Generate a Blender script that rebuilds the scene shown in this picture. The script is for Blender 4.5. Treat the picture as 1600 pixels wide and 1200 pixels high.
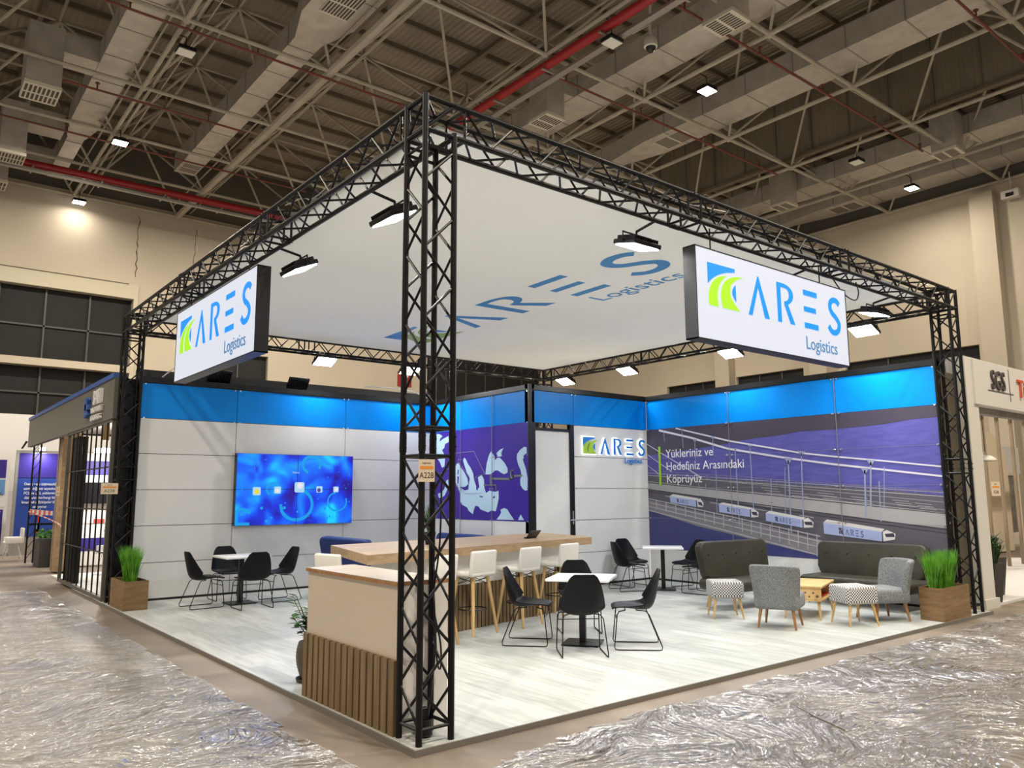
import bpy, bmesh, math, random
from mathutils import Vector, Matrix, noise
random.seed(7)
sc = bpy.context.scene
for o in list(bpy.data.objects): bpy.data.objects.remove(o)
PI = math.pi
# ------------------------------------------------------------ camera, world, exposure
FPX = 1218.41
CAM = Vector((-2.934, -4.6546, 1.65))
CR = Vector((0.77955218, -0.62631669, -0.00507978))
CU = Vector((-0.08452223, -0.11323074, 0.98996707))
CF = Vector((0.62060808, 0.77130163, 0.14120696))
cam = bpy.data.cameras.new('camera'); co = bpy.data.objects.new('camera', cam); sc.collection.objects.link(co)
cam.sensor_width = 36; cam.lens = FPX / 1600 * 36; cam.clip_end = 200
m3 = Matrix((CR, CU, -CF)).transposed()
co.matrix_world = Matrix.Translation(CAM) @ m3.to_4x4()
sc.camera = co
sc.view_settings.view_transform = 'Standard'; sc.view_settings.look = 'None'
sc.view_settings.gamma = 1; sc.view_settings.exposure = 0.0
try: sc.view_settings.use_curve_mapping = False
except Exception: pass
w = bpy.data.worlds.new('world'); sc.world = w; w.use_nodes = True
w.node_tree.nodes['Background'].inputs[0].default_value = (1.0, .90, .77, 1)
w.node_tree.nodes['Background'].inputs[1].default_value = 0.40
FLOOD_W = 36      # watts of each truss floodlight
HALL_W = 900      # watts of each lit hall lamp

# ------------------------------------------------------------ helpers
def at(px, py, ax, val):
    d = CF + CR * ((px - 800) / FPX) + CU * ((600 - py) / FPX)
    t = (val - CAM[ax]) / d[ax]
    return CAM + d * t

def mat(name, col, rough=.5, metal=0, emis=None, es=1, spec=.5, kind=None, **k):
    m = bpy.data.materials.new(name); m.use_nodes = True
    nt = m.node_tree; b = nt.nodes['Principled BSDF']; N = nt.nodes.new; L = nt.links.new
    b.inputs['Base Color'].default_value = (*col, 1); b.inputs['Roughness'].default_value = rough
    b.inputs['Metallic'].default_value = metal; b.inputs['Specular IOR Level'].default_value = spec
    if emis:
        b.inputs['Emission Color'].default_value = (*emis, 1); b.inputs['Emission Strength'].default_value = es
    tc = N('ShaderNodeTexCoord'); mp = N('ShaderNodeMapping'); L(tc.outputs['Object'], mp.inputs[0])
    mp.inputs['Scale'].default_value = k.get('scale', (1, 1, 1))
    def ramp(src, c1, c2, p1=.35, p2=.65):
        r = N('ShaderNodeValToRGB'); L(src, r.inputs[0])
        r.color_ramp.elements[0].color = (*c1, 1); r.color_ramp.elements[1].color = (*c2, 1)
        r.color_ramp.elements[0].position = p1; r.color_ramp.elements[1].position = p2
        return r.outputs[0]
    if kind == 'noise' or kind == 'wood':
        n = N('ShaderNodeTexNoise'); L(mp.outputs[0], n.inputs[0]); n.inputs['Scale'].default_value = k.get('ns', 4)
        n.inputs['Detail'].default_value = k.get('det', 6); n.inputs['Distortion'].default_value = k.get('dist', .4)
        L(ramp(n.outputs[0], col, k['c2']), b.inputs['Base Color'])
        if k.get('bump'):
            bp = N('ShaderNodeBump'); bp.inputs['Strength'].default_value = k['bump']; bp.inputs['Distance'].default_value = .01
            L(n.outputs[0], bp.inputs['Height']); L(bp.outputs[0], b.inputs['Normal'])
    if kind == 'checker':
        n = N('ShaderNodeTexChecker'); L(mp.outputs[0], n.inputs[0]); n.inputs['Scale'].default_value = k.get('ns', 30)
        n.inputs['Color1'].default_value = (*col, 1); n.inputs['Color2'].default_value = (*k['c2'], 1)
        L(n.outputs[0], b.inputs['Base Color'])
    if kind == 'ribs':
        n = N('ShaderNodeTexWave'); n.bands_direction = k.get('dir', 'Y'); L(mp.outputs[0], n.inputs[0]); n.inputs['Scale'].default_value = k.get('ns', 1.6)
        bp = N('ShaderNodeBump'); bp.inputs['Strength'].default_value = k.get('bump', .8); bp.inputs['Distance'].default_value = .04
        L(n.outputs[0], bp.inputs['Height']); L(bp.outputs[0], b.inputs['Normal'])
        n2 = N('ShaderNodeTexNoise'); L(mp.outputs[0], n2.inputs[0]); n2.inputs['Scale'].default_value = .5
        L(ramp(n2.outputs[0], col, k.get('c2', col)), b.inputs['Base Color'])
    if kind == 'fabric':
        n = N('ShaderNodeTexNoise'); L(mp.outputs[0], n.inputs[0]); n.inputs['Scale'].default_value = k.get('ns', 120); n.inputs['Detail'].default_value = 3
        L(ramp(n.outputs[0], col, k['c2'], .4, .6), b.inputs['Base Color'])
        bp = N('ShaderNodeBump'); bp.inputs['Strength'].default_value = .3; bp.inputs['Distance'].default_value = .004
        L(n.outputs[0], bp.inputs['Height']); L(bp.outputs[0], b.inputs['Normal'])
    if kind == 'planks':
        br = N('ShaderNodeTexBrick'); mp.inputs['Rotation'].default_value = (0, 0, PI / 2); L(mp.outputs[0], br.inputs[0])
        br.inputs['Scale'].default_value = 1; br.inputs['Brick Width'].default_value = 1.25; br.inputs['Row Height'].default_value = .18
        br.inputs['Mortar Size'].default_value = .0015; br.inputs['Bias'].default_value = 0
        br.inputs['Color1'].default_value = (.44, .46, .445, 1); br.inputs['Color2'].default_value = (.56, .58, .56, 1); br.inputs['Mortar'].default_value = (.40, .41, .40, 1)
        m2 = N('ShaderNodeMapping'); L(tc.outputs['Object'], m2.inputs[0]); m2.inputs['Scale'].default_value = (9, 1.1, 1)
        n = N('ShaderNodeTexNoise'); L(m2.outputs[0], n.inputs[0]); n.inputs['Scale'].default_value = 1.6; n.inputs['Detail'].default_value = 8; n.inputs['Distortion'].default_value = .6
        mx = N('ShaderNodeMixRGB'); mx.blend_type = 'MULTIPLY'; mx.inputs[0].default_value = .75
        L(br.outputs[0], mx.inputs[1]); L(ramp(n.outputs[0], (.72, .72, .70), (1.1, 1.1, 1.08), .3, .68), mx.inputs[2]); L(mx.outputs[0], b.inputs['Base Color'])
    return m

M = {}
M['black'] = mat('black_truss', (.0035, .0035, .004), .4, spec=.3)
M['blackm'] = mat('black_metal', (.006, .006, .007), .38, .0, spec=.35)
M['frame'] = mat('black_profile', (.008, .008, .009), .35, .0, spec=.4)
M['white'] = mat('white_panel', (.70, .70, .69), .35, kind='noise', c2=(.74, .74, .735), ns=1.3)
M['blue'] = mat('blue_panel', (.0, .215, .72), .35, kind='noise', c2=(.0, .25, .80), ns=1.2, spec=.2)
M['fabricw'] = mat('canopy_fabric', (.83, .85, .86), .8, kind='noise', c2=(.85, .87, .88), ns=.6)
def translucent(m, f):
    nt = m.node_tree; N = nt.nodes.new; L = nt.links.new; b = nt.nodes['Principled BSDF']; out = nt.nodes['Material Output']
    t = N('ShaderNodeBsdfTranslucent'); x = N('ShaderNodeMixShader'); x.inputs[0].default_value = f
    src = b.inputs['Base Color'].links[0].from_socket; L(src, t.inputs['Color']); L(b.outputs[0], x.inputs[1]); L(t.outputs[0], x.inputs[2]); L(x.outputs[0], out.inputs[0])
translucent(M['fabricw'], .45)
M['logo_blue'] = mat('logo_blue', (.02, .22, .72), .4)
M['logo_cblue'] = mat('canopy_blue', (.07, .30, .66), .6)
M['logo_cgreen'] = mat('canopy_green', (.32, .48, .10), .6)
M['green'] = mat('logo_green', (.34, .60, .03), .4)
M['sign_face'] = mat('lightbox_face', (.30, .30, .32), .4, emis=(.76, .84, 1.0), es=.66)
M['sign_blue'] = mat('lightbox_blue', (.0, .2, .8), .4, emis=(.0, .20, .95), es=.85)
M['sign_green'] = mat('lightbox_green', (.3, .6, .02), .4, emis=(.27, .65, .01), es=.75)
M['sign_txt'] = mat('lightbox_grey_blue', (.08, .2, .4), .4, emis=(.06, .19, .38), es=.5)
M['lamp'] = mat('lamp_glass', (1, 1, 1), .3, emis=(1, .98, .93), es=30)
M['lamp_warm'] = mat('hall_lamp_glass', (1, 1, 1), .3, emis=(1, .95, .84), es=38)
M['lamp_off'] = mat('lamp_glass_unlit', (.75, .74, .70), .3)
M['wood'] = mat('oak', (.30, .185, .085), .5, kind='wood', c2=(.42, .275, .14), scale=(18, 18, 1.2), ns=1.2)
M['woodx'] = mat('oak_long_grain', (.32, .21, .11), .45, kind='wood', c2=(.44, .30, .165), scale=(1.2, 16, 16), ns=1.2)
M['woodtop'] = mat('oak_pale', (.31, .25, .175), .4, kind='wood', c2=(.39, .32, .235), scale=(1.2, 10, 10), ns=1.2)
M['slat'] = mat('walnut_slat', (.14, .085, .036), .5, kind='wood', c2=(.23, .15, .068), scale=(22, 22, 1.0), ns=1.3)
M['slatback'] = mat('slat_gap', (.03, .02, .015), .8)
M['planter'] = mat('planter_wood', (.165, .095, .038), .5, kind='wood', c2=(.25, .15, .065), scale=(3, 3, 22), ns=1.2)
M['beige'] = mat('shaded_white_laminate', (.56, .475, .375), .4)  # white laminate; the warm shade it stands in is put into the colour
M['offw'] = mat('white_laminate', (.74, .72, .68), .4)
M['tabletop'] = mat('white_tabletop', (.85, .85, .85), .25)
M['chair'] = mat('black_leather', (.004, .0045, .006), .45, kind='fabric', c2=(.006, .0065, .009), ns=60, spec=.18)
M['stool'] = mat('white_leather', (.72, .69, .62), .4)
M['beech'] = mat('beech', (.50, .31, .12), .45, kind='wood', c2=(.62, .42, .19), scale=(20, 20, 1.5), ns=1)
M['leg'] = mat('walnut_leg', (.26, .11, .04), .4, kind='wood', c2=(.38, .19, .07), scale=(20, 20, 1.5), ns=1)
M['olive'] = mat('olive_leather', (.034, .032, .022), .42, kind='noise', c2=(.045, .042, .029), ns=3, bump=.1, spec=.35)
M['navy'] = mat('navy_fabric', (.01, .03, .16), .7, kind='fabric', c2=(.015, .04, .20))
M['grey'] = mat('grey_tweed', (.115, .125, .13), .9, kind='fabric', c2=(.24, .25, .255), ns=90)
M['hound'] = mat('houndstooth', (.015, .015, .018), .85, kind='checker', c2=(.72, .71, .69), ns=56)
M['soil'] = mat('soil', (.03, .02, .012), .9)
M['grass'] = mat('artificial_grass', (.05, .22, .01), .5, kind='noise', c2=(.17, .45, .03), ns=9)
M['leaf'] = mat('ficus_leaf', (.015, .06, .012), .35, kind='noise', c2=(.045, .12, .025), ns=6)
M['leafd'] = mat('dark_leaf', (.01, .04, .01), .4, kind='noise', c2=(.03, .09, .02), ns=6)
M['bark'] = mat('bark', (.09, .06, .035), .8)
M['pot'] = mat('ribbed_pot', (.075, .065, .045), .45)
M['tray'] = mat('pot_tray', (.02, .03, .022), .5)
M['darkpot'] = mat('anthracite_planter', (.025, .023, .021), .5)
M['indigo'] = mat('map_indigo', (.045, .012, .30), .35)
M['mapsea'] = mat('map_sea', (.50, .70, .84), .35)
M['route'] = mat('map_route', (.16, .20, .16), .4)
M['routel'] = mat('map_route_pale', (.30, .26, .45), .4)
M['steel'] = mat('polished_steel', (.75, .75, .76), .2, .9)
M['seam'] = mat('panel_joint', (.33, .34, .36), .3, .6)
M['duct'] = mat('galvanised_duct', (.46, .43, .385), .42, .35, kind='noise', c2=(.56, .52, .465), ns=2.5)
M['ductseam'] = mat('duct_seam', (.32, .30, .27), .5, .3)
M['roofst'] = mat('roof_steel_paint', (.35, .315, .25), .5, kind='noise', c2=(.42, .375, .30), ns=2)
M['deck'] = mat('roof_deck', (.23, .20, .15), .6, kind='ribs', c2=(.29, .25, .19), dir='X', ns=1.7)
M['purlin'] = mat('purlin', (.15, .12, .085), .6)
M['gable'] = mat('dark_gable_sheet', (.095, .09, .068), .7, kind='noise', c2=(.12, .11, .085), ns=.5)
M['clad'] = mat('clerestory_sheet', (.17, .145, .105), .6, kind='ribs', c2=(.22, .19, .14), dir='Y', ns=1.3)
M['redpipe'] = mat('red_pipe', (.30, .008, .010), .4)
M['rust'] = mat('thin_red_pipe', (.19, .03, .02), .5, kind='noise', c2=(.13, .04, .03), ns=1.5)
M['galv'] = mat('cable_tray', (.36, .35, .33), .4, .6)
M['hallwall'] = mat('hall_plaster', (.47, .415, .325), .8, kind='noise', c2=(.53, .465, .365), ns=.25, det=4)
M['halltrim'] = mat('hall_trim', (.53, .485, .37), .7)
M['crack'] = mat('plaster_crack', (.10, .08, .06), .9)
M['gate'] = mat('dark_gate', (.014, .014, .014), .6, kind='noise', c2=(.020, .019, .019), ns=.4, spec=.2)
M['gatebar'] = mat('gate_bar', (.055, .055, .052), .5)
M['vent'] = mat('vent_grille', (.62, .58, .48), .5)
M['ventd'] = mat('vent_dark', (.07, .06, .05), .7)
M['camw'] = mat('camera_white', (.6, .58, .53), .4)
M['paper'] = mat('notice_paper', (.72, .60, .44), .6)
M['orange'] = mat('notice_orange', (.80, .28, .04), .6)
M['ink'] = mat('black_ink', (.01, .01, .012), .6)
M['whitep'] = mat('white_paint', (.80, .80, .80), .5)
M['fascia'] = mat('grey_fascia', (.125, .12, .105), .5)
M['fblue'] = mat('fascia_blue', (.045, .11, .36), .4)
M['purple'] = mat('stand_purple', (.03, .015, .22), .5)
M['nglblue'] = mat('stand_blue', (.008, .03, .22), .45, kind='noise', c2=(.015, .06, .33), ns=.5)
M['nglsky'] = mat('stand_sky', (.12, .28, .55), .5)
M['standw'] = mat('stand_white', (.72, .71, .69), .5)
M['red'] = mat('red_letter', (.55, .02, .015), .5)
M['peach'] = mat('warm_panel', (.72, .60, .44), .7)
M['fin'] = mat('weathered_fin', (.24, .18, .12), .6, kind='wood', c2=(.32, .25, .17), scale=(18, 18, 1.2), ns=1.2)
M['stone'] = mat('grey_poster', (.16, .15, .13), .7, kind='noise', c2=(.28, .27, .24), ns=3)
M['sgs'] = mat('sgs_white', (.66, .63, .57), .5)
M['lgrey'] = mat('dark_letter', (.07, .06, .06), .5)
M['lred'] = mat('orange_red_letter', (.55, .10, .04), .5)
M['tapew'] = mat('tape_white', (.75, .72, .70), .5)
M['tape'] = mat('barrier_tape', (.75, .72, .70), .5, kind='checker', c2=(.65, .06, .05), ns=4)
M['brownp'] = mat('olive_brown_panel', (.085, .07, .04), .6)
M['edge'] = mat('platform_edge', (.17, .155, .135), .5)
M['planks'] = mat('pale_vinyl_planks', (.6, .6, .6), .36, kind='planks')
M['tvblk'] = mat('tv_black', (.01, .01, .012), .2)

# concrete floor of the hall
def floor_mat():
    m = mat('hall_concrete', (.155, .125, .095), .5, kind='noise', c2=(.25, .205, .16), ns=.8, det=8, dist=.8)
    return m
M['concrete'] = floor_mat()

def film_mat():
    m = bpy.data.materials.new('plastic_film'); m.use_nodes = True; nt = m.node_tree; N = nt.nodes.new; L = nt.links.new
    for n in list(nt.nodes): nt.nodes.remove(n)
    out = N('ShaderNodeOutputMaterial'); tc = N('ShaderNodeTexCoord')
    # fold directions wander over the sheet: warp the coordinates, then ridge two noises
    wn = N('ShaderNodeTexNoise'); wn.inputs['Scale'].default_value = .55; wn.inputs['Detail'].default_value = 2; L(tc.outputs['Object'], wn.inputs[0])
    sub = N('ShaderNodeVectorMath'); sub.operation = 'SUBTRACT'; L(wn.outputs['Color'], sub.inputs[0]); sub.inputs[1].default_value = (.5, .5, .5)
    scl = N('ShaderNodeVectorMath'); scl.operation = 'SCALE'; L(sub.outputs[0], scl.inputs[0]); scl.inputs['Scale'].default_value = 2.2
    add = N('ShaderNodeVectorMath'); add.operation = 'ADD'; L(tc.outputs['Object'], add.inputs[0]); L(scl.outputs[0], add.inputs[1])
    mp = N('ShaderNodeMapping'); L(add.outputs[0], mp.inputs[0]); mp.inputs['Scale'].default_value = (1, 2.6, 1); mp.inputs['Rotation'].default_value = (0, 0, .5)
    def ridge(sc_, src, det):
        n = N('ShaderNodeTexNoise'); n.inputs['Scale'].default_value = sc_; n.inputs['Detail'].default_value = det; n.inputs['Distortion'].default_value = .7; L(src, n.inputs[0])
        a = N('ShaderNodeMath'); a.operation = 'SUBTRACT'; L(n.outputs[0], a.inputs[0]); a.inputs[1].default_value = .5
        b = N('ShaderNodeMath'); b.operation = 'ABSOLUTE'; L(a.outputs[0], b.inputs[0]); return b.outputs[0]
    r1 = ridge(1.5, mp.outputs[0], 4); r2 = ridge(5.5, mp.outputs[0], 3)
    s = N('ShaderNodeMath'); s.operation = 'MULTIPLY_ADD'; L(r2, s.inputs[0]); s.inputs[1].default_value = .33; L(r1, s.inputs[2])
    bp = N('ShaderNodeBump'); bp.inputs['Strength'].default_value = 1; bp.inputs['Distance'].default_value = .20; bp.invert = True; L(s.outputs[0], bp.inputs['Height'])
    g = N('ShaderNodeBsdfGlossy'); g.inputs['Roughness'].default_value = .19; g.inputs['Color'].default_value = (1, 1, 1, 1); L(bp.outputs[0], g.inputs['Normal'])
    d = N('ShaderNodeBsdfDiffuse'); d.inputs['Color'].default_value = (.78, .75, .70, 1); L(bp.outputs[0], d.inputs['Normal'])
    t = N('ShaderNodeBsdfTransparent')
    fr = N('ShaderNodeFresnel'); fr.inputs['IOR'].default_value = 1.75; L(bp.outputs[0], fr.inputs['Normal'])
    m1 = N('ShaderNodeMixShader'); m1.inputs[0].default_value = .22; L(t.outputs[0], m1.inputs[1]); L(d.outputs[0], m1.inputs[2])
    m2 = N('ShaderNodeMixShader'); fa = N('ShaderNodeMath'); fa.operation = 'ADD'; fa.use_clamp = True; L(fr.outputs[0], fa.inputs[0]); fa.inputs[1].default_value = .16; L(fa.outputs[0], m2.inputs[0]); L(m1.outputs[0], m2.inputs[1]); L(g.outputs[0], m2.inputs[2])
    L(m2.outputs[0], out.inputs[0]); return m
M['film'] = film_mat()

def screen_mat():
    m = bpy.data.materials.new('tv_picture'); m.use_nodes = True; nt = m.node_tree; N = nt.nodes.new; L = nt.links.new
    b = nt.nodes['Principled BSDF']; b.inputs['Base Color'].default_value = (.01, .01, .02, 1); b.inputs['Roughness'].default_value = .2
    tc = N('ShaderNodeTexCoord'); n = N('ShaderNodeTexNoise'); n.inputs['Scale'].default_value = 2.1; n.inputs['Detail'].default_value = 1.0; n.inputs['Distortion'].default_value = .7
    L(tc.outputs['Object'], n.inputs[0])
    r = N('ShaderNodeValToRGB'); L(n.outputs[0], r.inputs[0]); cr = r.color_ramp
    cr.elements[0].position = .30; cr.elements[0].color = (.012, .0, .30, 1); cr.elements[1].position = .70; cr.elements[1].color = (.0, .62, 1, 1)
    for p, c in ((.42, (.0, .03, .75)), (.53, (.0, .14, 1.0)), (.61, (.0, .30, 1.0))):
        e = cr.elements.new(p); e.color = (*c, 1)
    L(r.outputs[0], b.inputs['Emission Color']); b.inputs['Emission Strength'].default_value = 1.0
    return m
M['screen'] = screen_mat()
M['bokeh'] = mat('picture_bokeh', (0, 0, 0), .3, emis=(.0, .42, 1.0), es=.8)
M['icon'] = mat('picture_icon', (0, 0, 0), .3, emis=(.45, .75, .95), es=.9)
M['iconw'] = mat('picture_icon_white', (0, 0, 0), .3, emis=(.9, .85, .9), es=.9)
M['icony'] = mat('picture_icon_yellow', (0, 0, 0), .3, emis=(.95, .75, .05), es=.9)
M['iconp'] = mat('picture_icon_dark', (0, 0, 0), .3, emis=(.15, .08, .5), es=.6)
# bridge print colours
for n_, c_ in dict(m_sea=(.085, .08, .34), m_sea2=(.045, .05, .19), m_land=(.055, .045, .07), m_road=(.095, .09, .115), m_line=(.42, .41, .44), m_conc=(.36, .35, .36),
                   m_rail=(.23, .22, .25), m_dark=(.035, .035, .05), m_cable=(.62, .60, .70), m_pole=(.28, .31, .46), m_tside=(.36, .42, .68), m_ttop=(.66, .64, .64), m_win=(.04, .04, .07), m_text=(.85, .85, .86)).items():
    M[n_] = mat('bridge_print_' + n_[2:], c_, .4)
M['m_sea'] = mat('bridge_print_sea_ripple', (.075, .07, .30), .4, kind='noise', c2=(.10, .095, .37), ns=3, scale=(1, 1, 6))

class MB:
    def __init__(s): s.v = []; s.f = []; s.m = []
    def add(s, vs, fs, m=0):
        b = len(s.v); s.v += [Vector(v) for v in vs]; s.f += [tuple(b + i for i in f) for f in fs]; s.m += [m] * len(fs); return s
    def box(s, lo, hi, m=0, M4=None):
        x0, y0, z0 = lo; x1, y1, z1 = hi
        vs = [Vector(p) for p in ((x0, y0, z0), (x1, y0, z0), (x1, y1, z0), (x0, y1, z0), (x0, y0, z1), (x1, y0, z1), (x1, y1, z1), (x0, y1, z1))]
        if M4: vs = [M4 @ v for v in vs]
        return s.add(vs, [(0, 3, 2, 1), (4, 5, 6, 7), (0, 1, 5, 4), (1, 2, 6, 5), (2, 3, 7, 6), (3, 0, 4, 7)], m)
    def cyl(s, p, q, r, n=8, m=0, r2=None, cap=True):
        p = Vector(p); q = Vector(q); d = (q - p)
        if d.length < 1e-6: return s
        d.normalize(); a = d.orthogonal().normalized(); b = d.cross(a); r2 = r if r2 is None else r2
        vs = [p + (a * math.cos(2 * PI * i / n) + b * math.sin(2 * PI * i / n)) * r for i in range(n)] + [q + (a * math.cos(2 * PI * i / n) + b * math.sin(2 * PI * i / n)) * r2 for i in range(n)]
        fs = [(i, (i + 1) % n, n + (i + 1) % n, n + i) for i in range(n)]
        if cap: fs += [tuple(range(n))[::-1], tuple(range(n, 2 * n))]
        return s.add(vs, fs, m)
    def tube(s, pts, r, n=8, m=0, closed=False):
        pts = [Vector(p) for p in pts]; k = len(pts); rings = []; up = None
        for i, p in enumerate(pts):
            if closed: d = pts[(i + 1) % k] - pts[i - 1]
            else: d = (pts[min(i + 1, k - 1)] - pts[max(i - 1, 0)])
            d.normalize()
            if up is None: up = d.orthogonal().normalized()
            a = (up - d * up.dot(d)); a = a.normalized() if a.length > 1e-4 else d.orthogonal().normalized(); up = a
            b = d.cross(a); rings.append([p + (a * math.cos(2 * PI * j / n) + b * math.sin(2 * PI * j / n)) * r for j in range(n)])
        vs = [v for rg in rings for v in rg]; fs = []
        for i in range(k if closed else k - 1):
            o = i * n; o2 = ((i + 1) % k) * n
            fs += [(o + j, o + (j + 1) % n, o2 + (j + 1) % n, o2 + j) for j in range(n)]
        if not closed: fs += [tuple(range(n))[::-1], tuple((k - 1) * n + j for j in range(n))]
        return s.add(vs, fs, m)
    def lathe(s, prof, c=(0, 0, 0), n=24, m=0):
        c = Vector(c); vs = [c + Vector((r * math.cos(2 * PI * j / n), r * math.sin(2 * PI * j / n), z)) for r, z in prof for j in range(n)]
        fs = [(i * n + j, i * n + (j + 1) % n, (i + 1) * n + (j + 1) % n, (i + 1) * n + j) for i in range(len(prof) - 1) for j in range(n)]
        return s.add(vs, fs, m)
    def poly(s, pts, nrm, th, m=0):      # prism from a 3D outline, thickness th along nrm
        nrm = Vector(nrm); a = [Vector(p) for p in pts]; k = len(a); b = [p + nrm * th for p in a]
        fs = [tuple(range(k))[::-1], tuple(range(k, 2 * k))] + [(i, (i + 1) % k, k + (i + 1) % k, k + i) for i in range(k)]
        return s.add(a + b, fs, m)
    def bm(s, bmx, M4=None, m=0):
        bmx.verts.ensure_lookup_table()
        vs = [(M4 @ v.co if M4 else v.co.copy()) for v in bmx.verts]; fs = [tuple(v.index for v in f.verts) for f in bmx.faces]; bmx.free(); return s.add(vs, fs, m)
    def rbox(s, c, size, r=.02, seg=3, M4=None, m=0):
        b = bmesh.new(); bmesh.ops.create_cube(b, size=1)
        for v in b.verts: v.co = Vector((v.co.x * size[0], v.co.y * size[1], v.co.z * size[2])) + Vector(c)
        bmesh.ops.bevel(b, geom=b.edges[:], offset=r, segments=seg, affect='EDGES', profile=.5); b.verts.index_update()
        return s.bm(b, M4, m)
    def build(s, name, mats, parent=None, smooth=False, local=False, origin=None):
        me = bpy.data.meshes.new(name); vs = s.v
        o = bpy.data.objects.new(name, me)
        if parent is not None and not local:
            inv = world(parent).inverted(); vs = [inv @ v for v in vs]
        elif parent is None and origin is not False:
            if origin is None:
                xs = [v.x for v in vs]; ys = [v.y for v in vs]; zs = [v.z for v in vs]
                origin = Vector(((min(xs) + max(xs)) / 2, (min(ys) + max(ys)) / 2, min(zs)))
            origin = Vector(origin); vs = [v - origin for v in vs]; o.location = origin
        me.from_pydata([tuple(v) for v in vs], [], s.f)
        if not isinstance(mats, (list, tuple)): mats = [mats]
        for x in mats: me.materials.append(M[x])
        me.polygons.foreach_set('material_index', s.m)
        if smooth:
            me.polygons.foreach_set('use_smooth', [True] * len(s.f))
            try: me.set_sharp_from_angle(angle=math.radians(40))
            except Exception: pass
        b = bmesh.new(); b.from_mesh(me); bmesh.ops.recalc_face_normals(b, faces=b.faces); b.to_mesh(me); b.free()
        sc.collection.objects.link(o)
        if parent is not None: o.parent = parent
        return o
def world(o):
    m = Matrix.Translation(o.location) @ o.rotation_euler.to_matrix().to_4x4()
    return world(o.parent) @ m if o.parent else m
def tag(o, label, cat=None, group=None, kind=None):
    if label: o['label'] = label
    if cat: o['category'] = cat
    if group: o['group'] = group
    if kind: o['kind'] = kind
    return o
def thing(name, label, cat, loc=(0, 0, 0), rz=0, group=None):
    o = bpy.data.objects.new(name, None); sc.collection.objects.link(o); o.location = loc; o.rotation_euler = (0, 0, rz); o.empty_display_size = .1
    return tag(o, label, cat, group)
def struct(o): o['kind'] = 'structure'; return o
def copy_tree(o, parent=None, loc=None, rz=None, label=None):
    c = o.copy(); sc.collection.objects.link(c); c.parent = parent
    if loc is not None: c.location = loc
    if rz is not None: c.rotation_euler = (0, 0, rz)
    if label: c['label'] = label
    for ch in list(o.children): copy_tree(ch, c)
    return c
def text_mb(mb, s, size, o, xd, yd, th=.003, m=0, align='LEFT', sx=1, spacing=1):
    cu = bpy.data.curves.new('t', 'FONT'); cu.body = s; cu.size = size; cu.align_x = align; cu.resolution_u = 3; cu.space_character = spacing
    ob = bpy.data.objects.new('t', cu); sc.collection.objects.link(ob)
    dg = bpy.context.evaluated_depsgraph_get(); me = bpy.data.meshes.new_from_object(ob.evaluated_get(dg))
    o = Vector(o); xd = Vector(xd); yd = Vector(yd); n = xd.cross(yd).normalized()
    b = bmesh.new(); b.from_mesh(me)
    r = bmesh.ops.extrude_face_region(b, geom=b.faces[:])
    top = {v for v in r['geom'] if isinstance(v, bmesh.types.BMVert)}
    vs = []
    b.verts.index_update()
    for v in b.verts: vs.append(o + xd * v.co.x * sx + yd * v.co.y + n * (th if v in top else 0))
    mb.add(vs, [tuple(v.index for v in f.verts) for f in b.faces], m); b.free()
    bpy.data.objects.remove(ob); bpy.data.curves.remove(cu); bpy.data.meshes.remove(me)

def smooth2(pts, k=4):
    out = []
    n = len(pts)
    for i in range(n - 1):
        p0 = pts[max(i - 1, 0)]; p1 = pts[i]; p2 = pts[i + 1]; p3 = pts[min(i + 2, n - 1)]
        for j in range(k):
            t = j / k
            out.append(tuple(.5 * ((2 * p1[a]) + (-p0[a] + p2[a]) * t + (2 * p0[a] - 5 * p1[a] + 4 * p2[a] - p3[a]) * t * t + (-p0[a] + 3 * p1[a] - 3 * p2[a] + p3[a]) * t ** 3) for a in range(len(p1))))
    out.append(tuple(pts[-1])); return out

# ------------------------------------------------------------ the company logo (units: metres on the lightbox)
LG = dict(
 top=[(0, .443), (.457, .446), (.455, .41)] + smooth2([(.455, .408), (.306, .382), (.159, .331), (.061, .275), (0, .224)], 3)[1:],
 bit=smooth2([(.459, .278), (.413, .231), (.400, .182), (.42, .139), (.459, .10)], 3),
 g1=smooth2([(.323, .352), (.187, .321), (.089, .262), (.028, .183), (.003, .094), (.01, .005)], 3) + smooth2([(.162, .005), (.148, .081), (.153, .162), (.192, .243), (.253, .306), (.323, .352)], 3)[:-1],
 g2=smooth2([(.603, .379), (.451, .363), (.331, .321), (.254, .259), (.214, .183), (.206, .101), (.23, .005)], 3) + smooth2([(.52, .005), (.441, .065), (.38, .127), (.362, .194), (.39, .269), (.479, .333), (.603, .379)], 3)[:-1])
LG['A'] = [(.860, .441), (.67, 0), (.737, 0), (.862, .325), (.966, 0), (1.053, 0), (.876, .441)]
LG['R'] = [(1.215, .446)] + smooth2([(1.36, .446), (1.455, .425), (1.525, .372), (1.525, .294), (1.475, .243), (1.423, .217)], 3) + [(1.549, .003), (1.46, .003), (1.352, .21)] + smooth2([(1.35, .245), (1.41, .262), (1.448, .305), (1.445, .365), (1.396, .395), (1.287, .398)], 3) + [(1.287, 0), (1.215, 0)]
LG['E1'] = [(1.748, .446), (2.035, .446), (2.035, .383), (1.748, .383)]
LG['E2'] = [(1.748, .252), (1.998, .252), (1.998, .192), (1.748, .192)]
LG['E3'] = [(1.748, .064), (2.035, .064), (2.035, 0), (1.748, 0)]
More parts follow.
